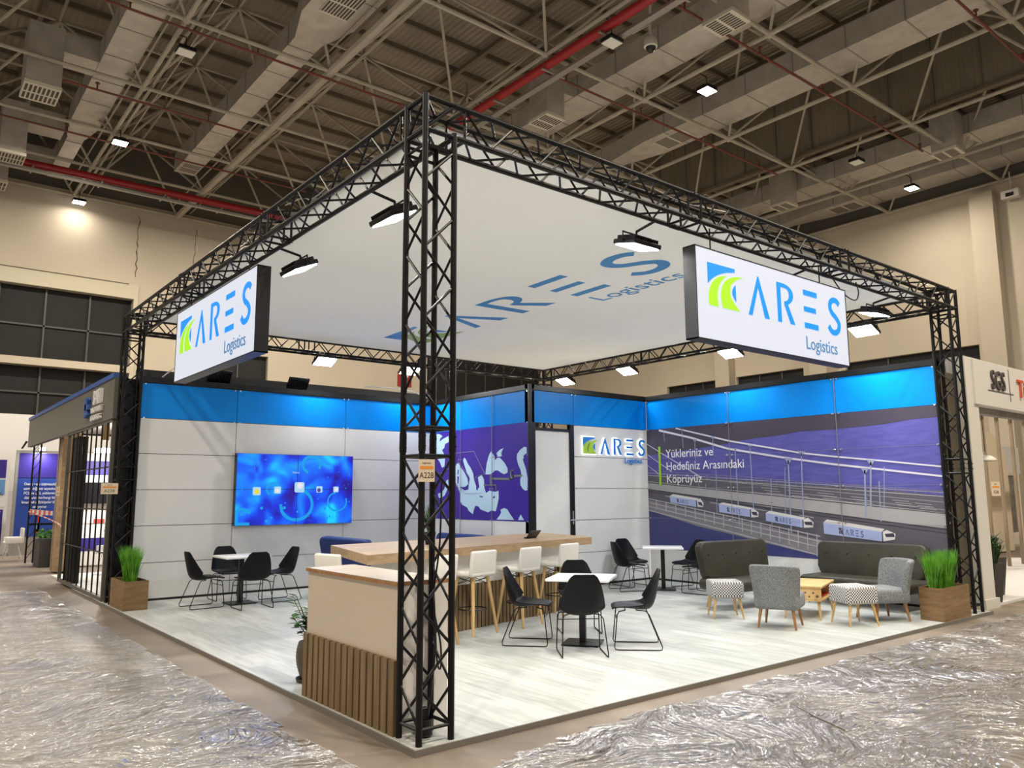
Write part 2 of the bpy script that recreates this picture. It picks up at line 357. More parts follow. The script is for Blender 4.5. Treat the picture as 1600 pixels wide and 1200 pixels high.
def stroke(pts, wd):
    p = smooth2(pts, 4); L_ = []; R_ = []
    for i in range(len(p)):
        a = Vector(p[max(i - 1, 0)]); b = Vector(p[min(i + 1, len(p) - 1)]); d = (b - a).normalized(); n = Vector((-d.y, d.x)) * wd / 2
        L_.append(tuple(Vector(p[i]) + n)); R_.append(tuple(Vector(p[i]) - n))
    return [(L_[i], L_[i + 1], R_[i + 1], R_[i]) for i in range(len(p) - 1)]
LG['S'] = stroke([(2.527, .378), (2.478, .415), (2.40, .42), (2.335, .383), (2.318, .325), (2.353, .262), (2.44, .21), (2.505, .145), (2.487, .07), (2.42, .028), (2.335, .03), (2.268, .088)], .068)
def logo(parent, o, xd, yd, mb_, mg_, mt_, th=.006, text=True):
    """parts: emblem, lettering, caption. xd, yd: metre vectors along and up"""
    o = Vector(o); xd = Vector(xd); yd = Vector(yd); n = xd.cross(yd).normalized()
    P = lambda q: o + xd * q[0] + yd * q[1]
    e = MB()
    for k in ('top', 'bit'): e.poly([P(q) for q in LG[k]], n, th, 0)
    for k in ('g1', 'g2'): e.poly([P(q) for q in LG[k]], n, th, 1)
    e.build('logo_emblem', [mb_, mg_], parent)
    for ks in (('A',), ('R',), ('E1', 'E2', 'E3')):
        l = MB()
        for k in ks: l.poly([P(q) for q in LG[k]], n, th)
        l.build('logo_letter', mb_, parent)
    l = MB()
    for q in LG['S']: l.poly([P(z) for z in q], n, th)
    l.build('logo_letter', mb_, parent)
    if text:
        t = MB(); text_mb(t, 'Logistics', .215, P((1.745, -.24)), xd * .93, yd, th); t.build('logo_caption', mt_, parent)

# ------------------------------------------------------------ the hall
RX = [-9.2, -5.6, -2.0, 1.67, 5.27, 9.14, 12.76, 16.66, 20.12, 23.65, 27.0]
RY = [-10.4, -6.6, -2.8, 1.09, 4.94, 8.92, 12.96, 16.8, 20.2, 23.3, 26.45]
ZL, ZU, ZD = 12.55, 14.6, 15.2
XH, YH = 27.1, 26.6
struct(MB().box((-16, -14, -.25), (XH, YH, -.04)).build('floor', 'concrete', origin=(0, 0, -.04)))
# back wall with its gate openings (dark)
def wall_y(holes, x0, x1, z1):
    b = MB(); xs = sorted({x0, x1, *[h[0] for h in holes], *[h[1] for h in holes]})
    for a, c in zip(xs, xs[1:]):
        hs = sorted([(h[2], h[3]) for h in holes if h[0] <= a and h[1] >= c]); z = -.25
        for l, u in hs:
            if l > z: b.box((a, YH, z), (c, YH + .4, l))
            z = u
        b.box((a, YH, z), (c, YH + .4, z1))
    return b
HB = [(-11.5, 3.90, 4.45, 6.19), (-11.5, 3.90, 6.45, 9.01), (7.0, 9.2, 4.45, 7.4), (17.0, 24.2, 4.45, 8.9)]
struct(wall_y(HB, -16, XH + .4, 12.75).build('wall_back', 'hallwall'))
for i, h in enumerate(HB):
    b = MB().box((h[0], YH + .22, h[2]), (h[1], YH + .3, h[3]), 0)
    x = h[1]
    step = 1.4 if i < 2 else 1.2
    while x > h[0]: b.box((x - .03, YH + .15, h[2]), (x + .03, YH + .22, h[3]), 1); x -= step
    if i == 1: b.box((h[0], YH + .15, 7.62), (h[1], YH + .22, 7.68), 1)
    if i == 0: b.box((h[0], YH + .15, 5.25), (h[1], YH + .22, 5.31), 1)
    struct(b.build('window_%d' % (i + 1), ['gate', 'gatebar']))
b = MB().box((-11.5, YH - .14, 9.01), (4.05, YH - .002, 9.56)).box((3.9, YH - .14, 4.0), (4.05, YH - .002, 9.01))
struct(b.build('trim_1', 'halltrim'))
struct(MB().box((-11.5, YH - .22, 6.19), (3.9, YH + .02, 6.45)).build('trim_2', 'hallwall'))
# plaster cracks on the back wall
def crack(x, z0, z1, n=14, r=.022):
    pts = [(x + random.uniform(-.05, .05), YH - .006, z0 + (z1 - z0) * i / n) for i in range(n + 1)]
    c = MB()
    for p, q in zip(pts, pts[1:]):
        wv = random.uniform(.4, 1) * r; c.poly([(p[0] - wv, p[1], p[2]), (p[0] + wv, p[1], p[2]), (q[0] + wv, q[1], q[2]), (q[0] - wv, q[1], q[2])], (0, 1, 0), .005)
    return c
struct(crack(3.95, 9.9, 12.3).build('trim_3', 'crack')); struct(crack(6.05, 10.3, 12.2, r=.012).build('trim_4', 'crack'))
struct(MB().box((-11.5, YH - .155, 9.545), (3.7, YH - .14, 9.575)).build('trim_5', 'crack'))
struct(MB().box((6.1, YH - .02, 12.0), (24.5, YH - .001, 12.3)).build('trim_6', 'hallwall'))
# right wall: windows between pilasters
HX = [(17.3, 20.4, 4.45, 6.93), (13.0, 16.35, 4.45, 6.93), (6.17, 11.15, 4.45, 6.88), (.6, 4.75, 4.45, 6.88), (-5.2, -.9, 4.45, 6.88)]
b = MB(); ys = sorted({-14, YH + .4, *[h[0] for h in HX], *[h[1] for h in HX]})
for a, c in zip(ys, ys[1:]):
    z = -.25
    for h in HX:
        if h[0] <= a and h[1] >= c: b.box((XH, a, z), (XH + .4, c, h[2])); z = h[3]
    b.box((XH, a, z), (XH + .4, c, 12.62))
struct(b.build('wall_right', 'hallwall'))
for i, h in enumerate(HX):
    b = MB().box((XH + .22, h[0], h[2]), (XH + .3, h[1], h[3]), 0)
    for k in range(4): b.box((XH + .16, h[0] + (h[1] - h[0]) * k / 3 - .03, h[2]), (XH + .22, h[0] + (h[1] - h[0]) * k / 3 + .03, h[3]), 1)
    b.box((XH + .1, h[0], h[2] - .05), (XH + .22, h[1], h[2] + .03), 1)
    struct(b.build('window_%d' % (i + 5), ['gate', 'gatebar']))
for i, y in enumerate((16.8, 12.1, 5.55, -.1)):
    struct(MB().box((XH - .45, y - .38, -.04), (XH, y + .38, 12.2 if i > 1 else 12.0)).build('trim_%d' % (i + 7), 'hallwall'))
# gables above the walls, clerestory sheet, deck
struct(MB().box((-16, YH + .1, 12.75), (XH + .4, YH + .3, ZD + .3)).build('wall_gable_back', 'gable'))
struct(MB().box((XH + .1, -14, 12.62), (XH + .3, YH + .1, ZD + .3)).build('wall_gable_right', 'gable'))
b = MB().box((20.3, -14, 12.95), (20.36, YH, ZD))
y = -13.9
while y < YH: b.box((20.26, y, 12.95), (20.30, y + .05, ZD), 1); y += 1.3
b.box((20.2, -14, 12.85), (20.4, YH, 12.95), 1)
struct(b.build('wall_clerestory', ['clad', 'purlin']))
b = MB().box((-16, -14, ZD), (XH + .4, YH + .4, ZD + .15), 0)
y = -13.4
while y < YH: b.box((-16, y, ZD - .16), (XH, y + .09, ZD), 1); y += 1.27
x = -15
while x < XH: b.box((x, -14, ZD - .3), (x + .12, YH, ZD - .16), 1); x += 3.6
struct(b.build('ceiling', ['deck', 'purlin'], origin=(0, 0, ZD)))
# space frame roof
t = thing('roof_space_frame', 'beige steel tube space frame spanning the whole hall under the roof deck', 'roof frame', (0, 0, ZL))
b = MB()
for x in RX: b.cyl((x, RY[0], ZL), (x, RY[-1], ZL), .115 if x == 5.27 else .058, 8)
for y in RY: b.cyl((RX[0], y, ZL), (RX[-1], y, ZL), .055, 8)
for x in RX:
    for y in RY: b.rbox((x, y, ZL), (.2, .2, .17), .05, 1)
b.build('lower_chord_grid', 'roofst', t, True)
ux = [(a + c) / 2 for a, c in zip(RX, RX[1:])]; uy = [(a + c) / 2 for a, c in zip(RY, RY[1:])]
b = MB()
for x in ux: b.cyl((x, uy[0], ZU), (x, uy[-1], ZU), .045, 6)
for y in uy: b.cyl((ux[0], y, ZU), (ux[-1], y, ZU), .045, 6)
for x in ux:
    for y in uy: b.rbox((x, y, ZU), (.15, .15, .13), .04, 1); b.cyl((x, y, ZU), (x, y, ZD - .16), .035, 6)
b.build('upper_chord_grid', 'roofst', t, True)
b = MB()
for i, x in enumerate(ux):
    for j, y in enumerate(uy):
        for a in (0, 1):
            for c in (0, 1): b.cyl((x, y, ZU), (RX[i + a], RY[j + c], ZL), .040, 6)
b.build('web_struts', 'roofst', t, True)
b = MB()          # bundles and rods seen along two of the lower chords
for dx, dz, r in ((.22, .12, .03), (.34, .3, .022), (-.2, .25, .025), (.45, .1, .018)):
    b.cyl((1.67 + dx, RY[0], ZL + dz), (1.67 + dx, RY[-1], ZL + dz), r, 6)
    b.cyl((5.27 + dx, RY[0], ZL + dz + .1), (5.27 + dx, RY[-1], ZL + dz + .1), r, 6)
b.build('service_rods', 'roofst', t, True)

# air ducts along the hall
def duct(label, segs, branches=(), vents=(), zb=12.95, h=.62):
    t = thing('air_duct', label, 'air duct', ((segs[0][0] + segs[0][1]) / 2, segs[0][2], zb))
    b = MB()
    for s_ in segs:
        if len(s_) == 4: x0, x1, y0, y1 = s_; b.box((x0, y0, zb), (x1, y1, zb + h))
        else:
            x0, x1, y0, X0, X1, y1 = s_
            b.add([(x0, y0, zb), (x1, y0, zb), (X1, y1, zb), (X0, y1, zb), (x0, y0, zb + h), (x1, y0, zb + h), (X1, y1, zb + h), (X0, y1, zb + h)],
                  [(0, 3, 2, 1), (4, 5, 6, 7), (0, 1, 5, 4), (1, 2, 6, 5), (2, 3, 7, 6), (3, 0, 4, 7)])
    for s_ in segs:
        if len(s_) == 4:
            x0, x1, y0, y1 = s_; y = y0 + .4
            while y < y1: b.box((x0 - .012, y, zb - .012), (x1 + .012, y + .03, zb + h + .012), 1); y += 1.5
    b.build('duct_run', ['duct', 'ductseam'], t)
    for (bx0, bx1, y, w_, dx0, dx1, drop) in branches:   # horizontal stub then a box hanging down with a grille
        a = MB().box((bx0, y, zb + .02), (bx1, y + w_ * .75, zb + h - .06)).box((dx0, y - .05, zb - drop), (dx1, y + w_ * .8, zb + h - .02))
        br = a.build('branch_box', 'duct', t)
        g = MB().box((dx0 - .02, y - .07, zb - drop - .09), (dx1 + .02, y + w_ * .8 + .02, zb - drop), 0)
        n = 8; wx = (dx1 - dx0)
        for k in range(n):
            xx = dx0 + wx * (k + .5) / n; g.box((xx - wx / n * .3, y + .03, zb - drop - .095), (xx + wx / n * .3, y + w_ * .36, zb - drop - .088), 1)
            g.box((xx - wx / n * .3, y + w_ * .44, zb - drop - .095), (xx + wx / n * .3, y + w_ * .74, zb - drop - .088), 1)
        g.build('grille', ['vent', 'ventd'], br)
    for (x0, x1, y0, y1) in vents:
        g = MB().box((x0, y0, zb - .03), (x1, y1, zb + .001), 0)
        for k in range(2):
            ya = y0 + (y1 - y0) * (.06 + .47 * k)
            for j in range(9):
                xx = x0 + (x1 - x0) * (j + .5) / 9; g.box((xx - (x1 - x0) * .035, ya, zb - .035), (xx + (x1 - x0) * .035, ya + (y1 - y0) * .41, zb - .028), 1)
        g.build('grille', ['vent', 'ventd'], t)
    return t
duct('galvanised air duct at the far left with two hanging branch boxes', [(.62, 1.42, -8, 21.2), (.62, 1.42, 21.2, .72, 1.25, 22.2), (.75, 1.22, 22.2, 26.2)],
     [(-.7, .62, 17.0, 1.15, -.98, -.2, 1.0), (-.8, .62, 22.0, 1.0, -1.02, -.35, 1.0), (-.8, .75, 25.0, 1.0, -1.3, -.5, .9)])
duct('galvanised air duct left of the thick roof chord, widening at a ceiling grille', [(3.85, 5.2, -8, 11.6), (3.85, 5.2, 11.6, 4.16, 4.86, 12.7), (4.16, 4.86, 12.7, 23.0)], (),
     [(4.15, 4.85, 10.2, 11.3), (4.24, 4.78, 21.9, 22.8)])
duct('beige duct lit from below right behind the big red pipe, with two drop boxes', [(11.65, 12.7, -8, 16)], [(11.0, 11.65, 10.6, .9, 10.6, 11.25, .75), (11.0, 11.65, 4.6, .9, 10.7, 11.35, .75)])
duct('long beige duct above the right truss narrowing past a flush grille', [(15.4, 16.6, -8, 11.3), (15.4, 16.6, 11.3, 15.65, 16.2, 13.0), (15.65, 16.2, 13.0, 17)], (), [(15.65, 16.35, 9.9, 11.1)])
duct('grey duct before the right hall wall with two small drop boxes', [(23.0, 24.2, -8, 14)], [(22.4, 23.0, 4.6, .85, 22.2, 22.85, .6), (22.4, 23.0, 10.4, .85, 22.2, 22.85, .6)])
duct('last duct running tight along the right hall wall', [(25.6, 26.8, -8, 11.0), (25.6, 26.8, 11.0, 25.9, 26.5, 12.6), (25.9, 26.5, 12.6, 15)], (), [(25.8, 26.5, 9.6, 10.8)])
# pipes
def pipe(name, label, p, q, r, m, n=10, drops=()):
    b = MB().cyl(p, q, r, n)
    o = b.build(name, m, None, True)
    tag(o, label, 'pipe'); return o
t = thing('fire_pipe', 'thick red sprinkler main crossing the left of the hall with grey tray', 'pipe', (0, 23.7, 12.2))
MB().cyl((-10, 23.9, 12.3), (8.9, 23.35, 12.3), .125, 12).build('main_pipe', 'redpipe', t, True)
b = MB()
for k in range(9): xx = -8 + k * 2; b.box((xx, 23.4, 12.15), (xx + .05, 24.1, 12.2))
b.box((-10, 23.45, 12.02), (8.9, 23.6, 12.1)); b.build('cable_tray', 'galv', t)
t = thing('fire_pipe', 'thick red sprinkler main running above the truss corner towards the camera dome', 'pipe', (9.3, 5, 12.2))
MB().cyl((9.25, -8, 12.35), (9.25, 14.5, 12.35), .115, 12).build('main_pipe', 'redpipe', t, True)
b = MB().box((9.5, -8, 12.15), (9.68, 14.5, 12.22)).box((9.72, -8, 12.25), (9.78, 14.5, 12.31))
for k in range(11): b.box((9.1, -7 + k * 2, 12.2), (9.85, -6.94 + k * 2, 12.24))
b.build('cable_tray', 'galv', t)
for (y, x0, x1, lb) in ((13.1, -9, 8.8, 'thin red sprinkler pipe crossing over the second duct in the middle'), (17.4, -.12, 4.6, 'thin dark red sprinkler pipe crossing the left duct below the branch box'),
                   (20.6, -9, 8, 'thin dark red sprinkler pipe nearest the far red main'), (9.35, 9.42, 20, 'thin rust red pipe running right from the big red pipe past the lit duct'),
                   (5.45, 9.42, 22, 'thin red pipe with drops above the right truss, nearest the camera dome'), (1.5, 12, 24, 'thin red pipe at the top right corner of the roof'),
                   (6.6, -2, 6, 'thin red pipe along the top edge over the second duct')):
    t = thing('sprinkler_pipe', lb, 'pipe', (x0, y, 12.4))
    MB().cyl((x0, y, 12.4), (x1, y, 12.4), .032, 8).build('pipe_run', 'rust', t, True)
    x = x0 + .8
    while x < x1: MB().cyl((x, y, 12.4), (x, y, 12.6), .02, 6).cyl((x, y, 12.57), (x, y, 12.6), .06, 6).build('sprinkler_head', 'rust', t); x += 2.9
# hall lamps
def hall_lamp(x, y, z, on, label, watts):
    t = thing('hall_floodlight', label, 'ceiling lamp', (x, y, z), 0, 'floodlights hanging under the hall roof')
    MB().rbox((0, 0, .06), (.42, .36, .1), .02, 2).cyl((0, 0, .1), (0, 0, ZL - z), .012, 6).cyl((0, 0, ZL - z), (min(RX, key=lambda q: abs(q - x)) - x, 0, ZL - z), .014, 6).build('housing', 'blackm', t, local=True)
    MB().box((-.19, -.16, -.01), (.19, .16, .008)).build('lamp_glass', 'lamp_warm' if on else 'lamp_off', t, local=True)
    if on:
        li = bpy.data.lights.new('hall_light', 'AREA'); li.shape = 'DISK'; li.size = .4; li.energy = watts; li.color = (1, .89, .74)
        lo = bpy.data.objects.new('hall_light', li); sc.collection.objects.link(lo); lo.parent = t; lo.location = (0, 0, -.03)
    return t
for x, y, on, lb in ((1.8, 19.9, 1, 'lit hall floodlight on the left, right of the left duct'), (1.78, 26.0, 1, 'lit hall floodlight just above the back wall top'), (1.88, 13.7, 0, 'unlit hall floodlight between the two left ducts'),
                 (9.41, 6.93, 0, 'unlit square hall floodlight under the red main beside the camera dome'), (13.16, 7.09, 1, 'lit hall floodlight between the two beige ducts on the right'),
                 (24.2, 6.8, 1, 'lit hall floodlight near the right hall wall'), (20.6, 6.9, 0, 'small unlit hall floodlight before the grey right duct'),
                 (-6, 6.8, 1, None), (-6, -5, 1, None), (2, -5, 1, None), (10, -5.5, 1, None), (18, -5, 1, None), (-8, 16, 1, None), (18, 17, 1, None), (9, 20, 1, None)):  # entries without a label are unseen lamps added to light the hall
    hall_lamp(x, y, 12.0 if abs(x - 9.41) < .1 else 12.15, on, lb or 'unseen floodlight added high under the roof to light the hall', 25 if y > 25 else 260 if x > 24 else HALL_W)
# dome camera
t = thing('dome_camera', 'small white dome surveillance camera hanging under the roof', 'security camera', (10.38, 6.6, 12.1))
MB().lathe([(0, .25), (.13, .24), (.16, .18), (.16, .02), (.12, 0)], n=20).build('housing', 'camw', t, True, True)
MB().lathe([(.12, .01), (.1, -.07), (.05, -.12), (0, -.13)], n=20).build('dome', 'tvblk', t, True, True)
MB().cyl((0, 0, .2), (0, 0, .95), .03, 8).cyl((0, 0, .6), (-.62, 0, .12), .02, 8).build('pole', 'camw', t, True, True)
t = thing('wall_camera', 'white box on the right hall wall just right of the pilaster', 'security camera', (XH - .2, 4.65, 11.75))
MB().box((-.25, -.3, 0), (0, .25, .28)).build('housing', 'camw', t, local=True); MB().box((-.26, -.15, .05), (-.24, .1, .18)).build('lens', 'tvblk', t, local=True)
MB().cyl((0, 0, .2), (0, 0, 1.0), .02, 6).build('cable', 'camw', t, local=True)
p = at(622, 580, 1, YH - .05); q = at(643, 605, 1, YH - .05)
t = thing('fire_sign', 'red notice with a pale symbol on the back hall wall', 'sign', (p.x, YH - .04, q.z))
MB().box((p.x, YH - .04, q.z), (q.x, YH - .003, p.z)).build('board', 'redpipe', t)
MB().box((p.x + .28, YH - .05, q.z + .2), (p.x + .36, YH - .04, p.z - .15)).box((p.x + .28, YH - .05, p.z - .25), (p.x + .55, YH - .04, p.z - .15)).build('symbol', 'standw', t)

# ------------------------------------------------------------ stand platform and plastic film
LL, RR, H, W_ = 9.259, 9.252, 4.61, .258
struct(MB().box((-.06, -.06, -.04), (9.42, 9.4, 0)).build('floor_platform', 'planks', origin=(0, 0, 0)))
b = MB().box((-.075, -.075, -.04), (9.42, -.06, .003)).box((-.075, -.06, -.04), (-.06, 9.4, .003))
struct(b.build('trim_20', 'edge'))
def film(label, x0, x1, y0, y1, step, clip, group='sheets of clear protective film'):
    nx = int((x1 - x0) / step); ny = int((y1 - y0) / step); idx = {}; b = MB()
    for i in range(nx + 1):
        for j in range(ny + 1):
            x = x0 + i * step; y = y0 + j * step
            if not clip(x, y): continue
            n1 = noise.noise(Vector((x * .9, y * .9, 3))); n2 = noise.noise(Vector((x * 2.3 + n1 * 2, y * 3.1, 7))); n3 = noise.noise(Vector((x * 6 + n1, y * 7 + n2 * 2, 1)))
            z = -.036 + .030 * (1 - abs(n2) * 2) ** 3 * max(0, n1 + .45) + .007 * abs(n3)
            idx[(i, j)] = len(b.v); b.v.append(Vector((x, y, max(z, -.036))))
    for (i, j), a in idx.items():
        q = [idx.get(k) for k in ((i + 1, j), (i + 1, j + 1), (i, j + 1))]
        if None not in q: b.f.append((a, *q)); b.m.append(0)
    o = b.build('plastic_sheet', 'film', None, True); tag(o, label, 'plastic sheet'); return o
film('crinkled clear plastic film over the floor on the left of the stand', -8, -.42, -4.4, 12.5, .05, lambda x, y: y > -4.4 + 0 and x < -.42 + .05 * math.sin(y * 5) and (x < -.9 or y > -.7 + .1 * math.sin(x * 9)))
film('crinkled clear plastic film over the floor on the right of the stand', -.6, 13.5, -4.4, -.26, .05, lambda x, y: y < -.30 - .25 * max(0, 1.2 - x) + .04 * math.sin(x * 4) and x > -.5 + (-.3 - y) * .12)
tag(MB().tube([at(1237, 1100, 2, -.03), at(1270, 1118, 2, -.028), at(1300, 1132, 2, -.028), at(1320, 1141, 2, -.03)], .004, 5).build('twig', 'bark'), 'thin brown strip lying on the film right of the stand', 'debris')
tag(MB().tube([at(1360, 1024, 2, -.03), at(1380, 1032, 2, -.03)], .004, 5).build('twig', 'bark'), 'short dark strip on the film nearer the grass planter', 'debris')

# ------------------------------------------------------------ truss frame
def lattice_face(b, A, B, e1, z0, z1, r, pitch):      # zigzag between chord line A and chord line B (unit axis e1 from z0 to z1)
    n = max(2, round((z1 - z0) / pitch)); h = (z1 - z0) / n
    for k in range(n):
        a = z0 + k * h; c = a + h
        P, Q = (A, B) if k % 2 == 0 else (B, A)
        b.cyl(P + e1 * a, Q + e1 * c, r, 6, cap=False)
def truss(name, label, o, ax, up, side, length, joints, cat='truss', group=None, cor=0):
    """box truss: o is the corner chord, ax the running axis"""
    o = Vector(o); ax = Vector(ax); up = Vector(up); side = Vector(side)
    t = thing(name, label, cat, o, 0, group)
    cs = [o, o + side * W_, o + side * W_ + up * W_, o + up * W_]
    for c in cs: MB().cyl(c, c + ax * length, .0235, 12).build('chord', 'black', t, True)
    js = [0] + joints + [length]
    for i in range(4):
        A, B = cs[i], cs[(i + 1) % 4]; b = MB()
        for s0, s1 in zip(js, js[1:]):
            g = .10
            lattice_face(b, A, B, ax, s0 + g, s1 - g, .0105, .252)
            for s_ in (s0 + g, s1 - g): b.cyl(A + ax * s_, B + ax * s_, .013, 6)
        b.build('lattice', 'black', t, True)
    for s_ in joints:
        b = MB()
        for c in cs:
            b.cyl(c + ax * (s_ - .07), c + ax * (s_ + .07), .027, 12)
            for k in (-.035, .035): b.cyl(c + ax * (s_ + k) - side * .045, c + ax * (s_ + k) + side * .045, .006, 6)
        b.build('joint_sleeve', 'black', t, True)
    return t
X, Y, Z = Vector((1, 0, 0)), Vector((0, 1, 0)), Vector((0, 0, 1))
zc = H - W_
for (x, y, lb) in ((0, 0, 'black box truss column nearest the camera, carrying the orange number notice'), (0, LL - W_, 'black box truss column at the left, beside the small grass planter'),
               (RR - W_, 0, 'black box truss column at the right, behind the long grass planter'), (RR - W_, LL - W_, 'black box truss column at the far corner behind the stand walls')):
    truss('truss_column', lb, (x, y, 0), Z, X, Y, zc - .02, [2.03], group='black truss columns')
    t = thing('truss_corner', 'black truss corner cube on top of the ' + ('nearest column' if x + y < 1 else 'left column' if x < 1 else 'right column' if y < 1 else 'far column'), 'truss corner', (x, y, zc), 0, 'truss corner cubes')
    for c in ((x, y), (x + W_, y), (x, y + W_), (x + W_, y + W_)):
        short = x + y < 1 and c[0] > .1
        MB().cyl((*c, zc - .02), (*c, zc + .03 if short else H + .02), .025, 12).build('post', 'black', t, True)
    b = MB()
    for z in (zc, H):
        b.cyl((x, y, z), (x + W_, y, z), .02, 8).cyl((x, y + W_, z), (x + W_, y + W_, z), .02, 8).cyl((x, y, z), (x, y + W_, z), .02, 8).cyl((x + W_, y, z), (x + W_, y + W_, z), .02, 8)
        b.cyl((x, y, z), (x + W_, y + W_, z), .011, 6)
    b.cyl((x, y, zc), (x + W_, y, H), .011, 6).cyl((x, y, H), (x, y + W_, zc), .011, 6)
    b.build('bars', 'black', t, True)
for (o, ax, sd, L_, lb) in (((W_, 0, zc), X, Y, RR - 2 * W_, 'horizontal black box truss along the right edge of the stand above the right lightbox'),
                        ((0, W_, zc), Y, X, LL - 2 * W_, 'horizontal black box truss along the left edge of the stand above the left lightbox'),
                        ((W_, LL - W_, zc), X, Y, RR - 2 * W_, 'horizontal black box truss over the video wall side at the back'),
                        ((RR - W_, W_, zc), Y, X, LL - 2 * W_, 'horizontal black box truss over the bridge picture side at the back')):
    truss('truss_beam', lb, o, ax, Z, sd, L_, [2.9, 5.8], group='black truss beams')
# canopy
t = thing('fabric_canopy', 'white stretched fabric canopy with the blue and green company logo', 'canopy', (4.6, 4.6, H - .06))
MB().box((W_ + .03, W_ + .03, H - .05), (RR - W_ - .03, LL - W_ - .03, H - .035)).build('fabric', 'fabricw', t)
logo(t, (5.06 - .02, 7.86, H - .051), (-.10, -2.5, 0), (-2.085, .08, 0), 'logo_cblue', 'logo_cgreen', 'logo_cblue', .003)
# hanging lightboxes
def lightbox(label, o, xd, back):
    o = Vector(o); xd = Vector(xd); back = Vector(back); t = thing('hanging_lightbox', label, 'lightbox sign', o, 0, 'lit company lightboxes')
    wd, hh, dp = 2.89, .945, .15
    b = MB(); P = lambda u, v, d: o + xd * u + Z * v + back * d
    def bx(u0, u1, v0, v1, d0, d1):
        q = [P(u, v, d) for v in (v0, v1) for u, d in ((u0, d0), (u1, d0), (u1, d1), (u0, d1))]
        b.add(q, [(0, 3, 2, 1), (4, 5, 6, 7), (0, 1, 5, 4), (1, 2, 6, 5), (2, 3, 7, 6), (3, 0, 4, 7)])
    bx(0, .012, 0, hh, 0, dp); bx(wd - .012, wd, 0, hh, 0, dp); bx(0, wd, 0, .012, 0, dp); bx(0, wd, hh - .012, hh, 0, dp); bx(.01, wd - .01, .01, hh - .01, .05, dp)
    b.build('box_frame', 'frame', t)
    b = MB(); bx(.012, wd - .012, .012, hh - .012, .004, .05); b.build('lit_face', 'sign_face', t)
    logo(t, P(.19, .355, .003), xd, Z, 'sign_blue', 'sign_green', 'sign_txt', .004)
    for u in (.35, wd - .45): MB().cyl(P(u, hh, dp / 2), P(u, hh + (zc - o.z - hh), dp / 2), .008, 6).build('hanger', 'blackm', t)
    return t
lightbox('lit white lightbox hung from the right truss, facing right, company logo', (3.135, 0, 3.155), X, Y)
lightbox('lit white lightbox hung from the left truss, facing left, company logo', (0, 6.19, 3.155), -Y, X)
# floodlights on the trusses
def flood(label, x, y, z, rz, tilt, on=True, up=False):
    t = thing('floodlight', label, 'floodlight', (x, y, z), 0, 'black floodlights clamped to the trusses' if not up else 'unlit floodlights on the wall top')
    R = Matrix.Rotation(rz, 4, 'Z') @ Matrix.Rotation(tilt, 4, 'X')
    b = MB().rbox((0, 0, .035), (.40, .30, .05), .012, 2, R)
    for k in range(11): b.box((-.17 + k * .034 - .004, -.12, .055), (-.17 + k * .034 + .004, .12, .10), 0, R)
    b.build('housing', 'blackm', t, True, True)
    MB().box((-.18, -.13, .0), (.18, .13, .012), 0, R).build('lamp_glass', 'lamp' if on else 'tvblk', t, local=True)
    s_ = 1 if not up else -1
    MB().tube([R @ Vector((-.21, 0, .03)), R @ Vector((-.21, 0, .03)) + Z * .1 * s_, R @ Vector((.21, 0, .03)) + Z * .1 * s_, R @ Vector((.21, 0, .03))], .009, 6).cyl((0, 0, .1 * s_), (0, 0, .17 * s_), .012, 6).cyl((0, 0, .17 * s_), (math.sin(rz) * .255, -math.cos(rz) * .255, .212) if not up else (0, -.04, .165 * s_), .014, 6).build('bracket', 'blackm', t, True, True)
    if on:
        li = bpy.data.lights.new('flood_light', 'AREA'); li.shape = 'RECTANGLE'; li.size = .34; li.size_y = .24; li.energy = FLOOD_W; li.color = (.97, .99, 1); li.spread = 2.6
        lo = bpy.data.objects.new('flood_light', li); sc.collection.objects.link(lo); lo.parent = t; lo.matrix_local = R @ Matrix.Translation((0, 0, -.012))
    return t
for x, y, rz, lb in ((.50, 1.30, -PI / 2, 'lit floodlight on the left truss nearest the front column'), (.50, 3.36, -PI / 2, 'lit floodlight on the left truss just right of the left lightbox'),
                 (2.85, .50, 0, 'lit floodlight on the right truss seen edge-on left of the right lightbox'), (5.6, .50, 0, 'lit floodlight on the right truss peeking over the right lightbox'), (7.75, .50, 0, 'lit floodlight on the right truss just left of the right column'),
                 (5.2, 8.72, PI, 'lit floodlight on the back truss seen behind the front column'), (3.35, 8.72, PI, 'lit floodlight on the back truss right of the left lightbox'),
                 (8.72, 7.95, PI / 2, 'lit floodlight nearest the far corner of the canopy'), (8.72, 6.1, PI / 2, 'lit floodlight on the bridge side truss, second from the far corner'), (8.72, 3.6, PI / 2, 'lit floodlight on the bridge side truss hidden behind the right lightbox'), (8.72, 1.15, PI / 2, 'lit floodlight at the right edge of the right lightbox, on the bridge side')):
    flood(lb, x, y, 4.13, rz, .42 if rz else .22)
for x, lb in ((3.0, 'unlit black floodlight on the wall top right of the left lightbox'), (1.55, 'unlit black floodlight on the wall top under the left lightbox')):
    flood(lb, x, 9.15, 3.74, 0, PI - .9, False, True)
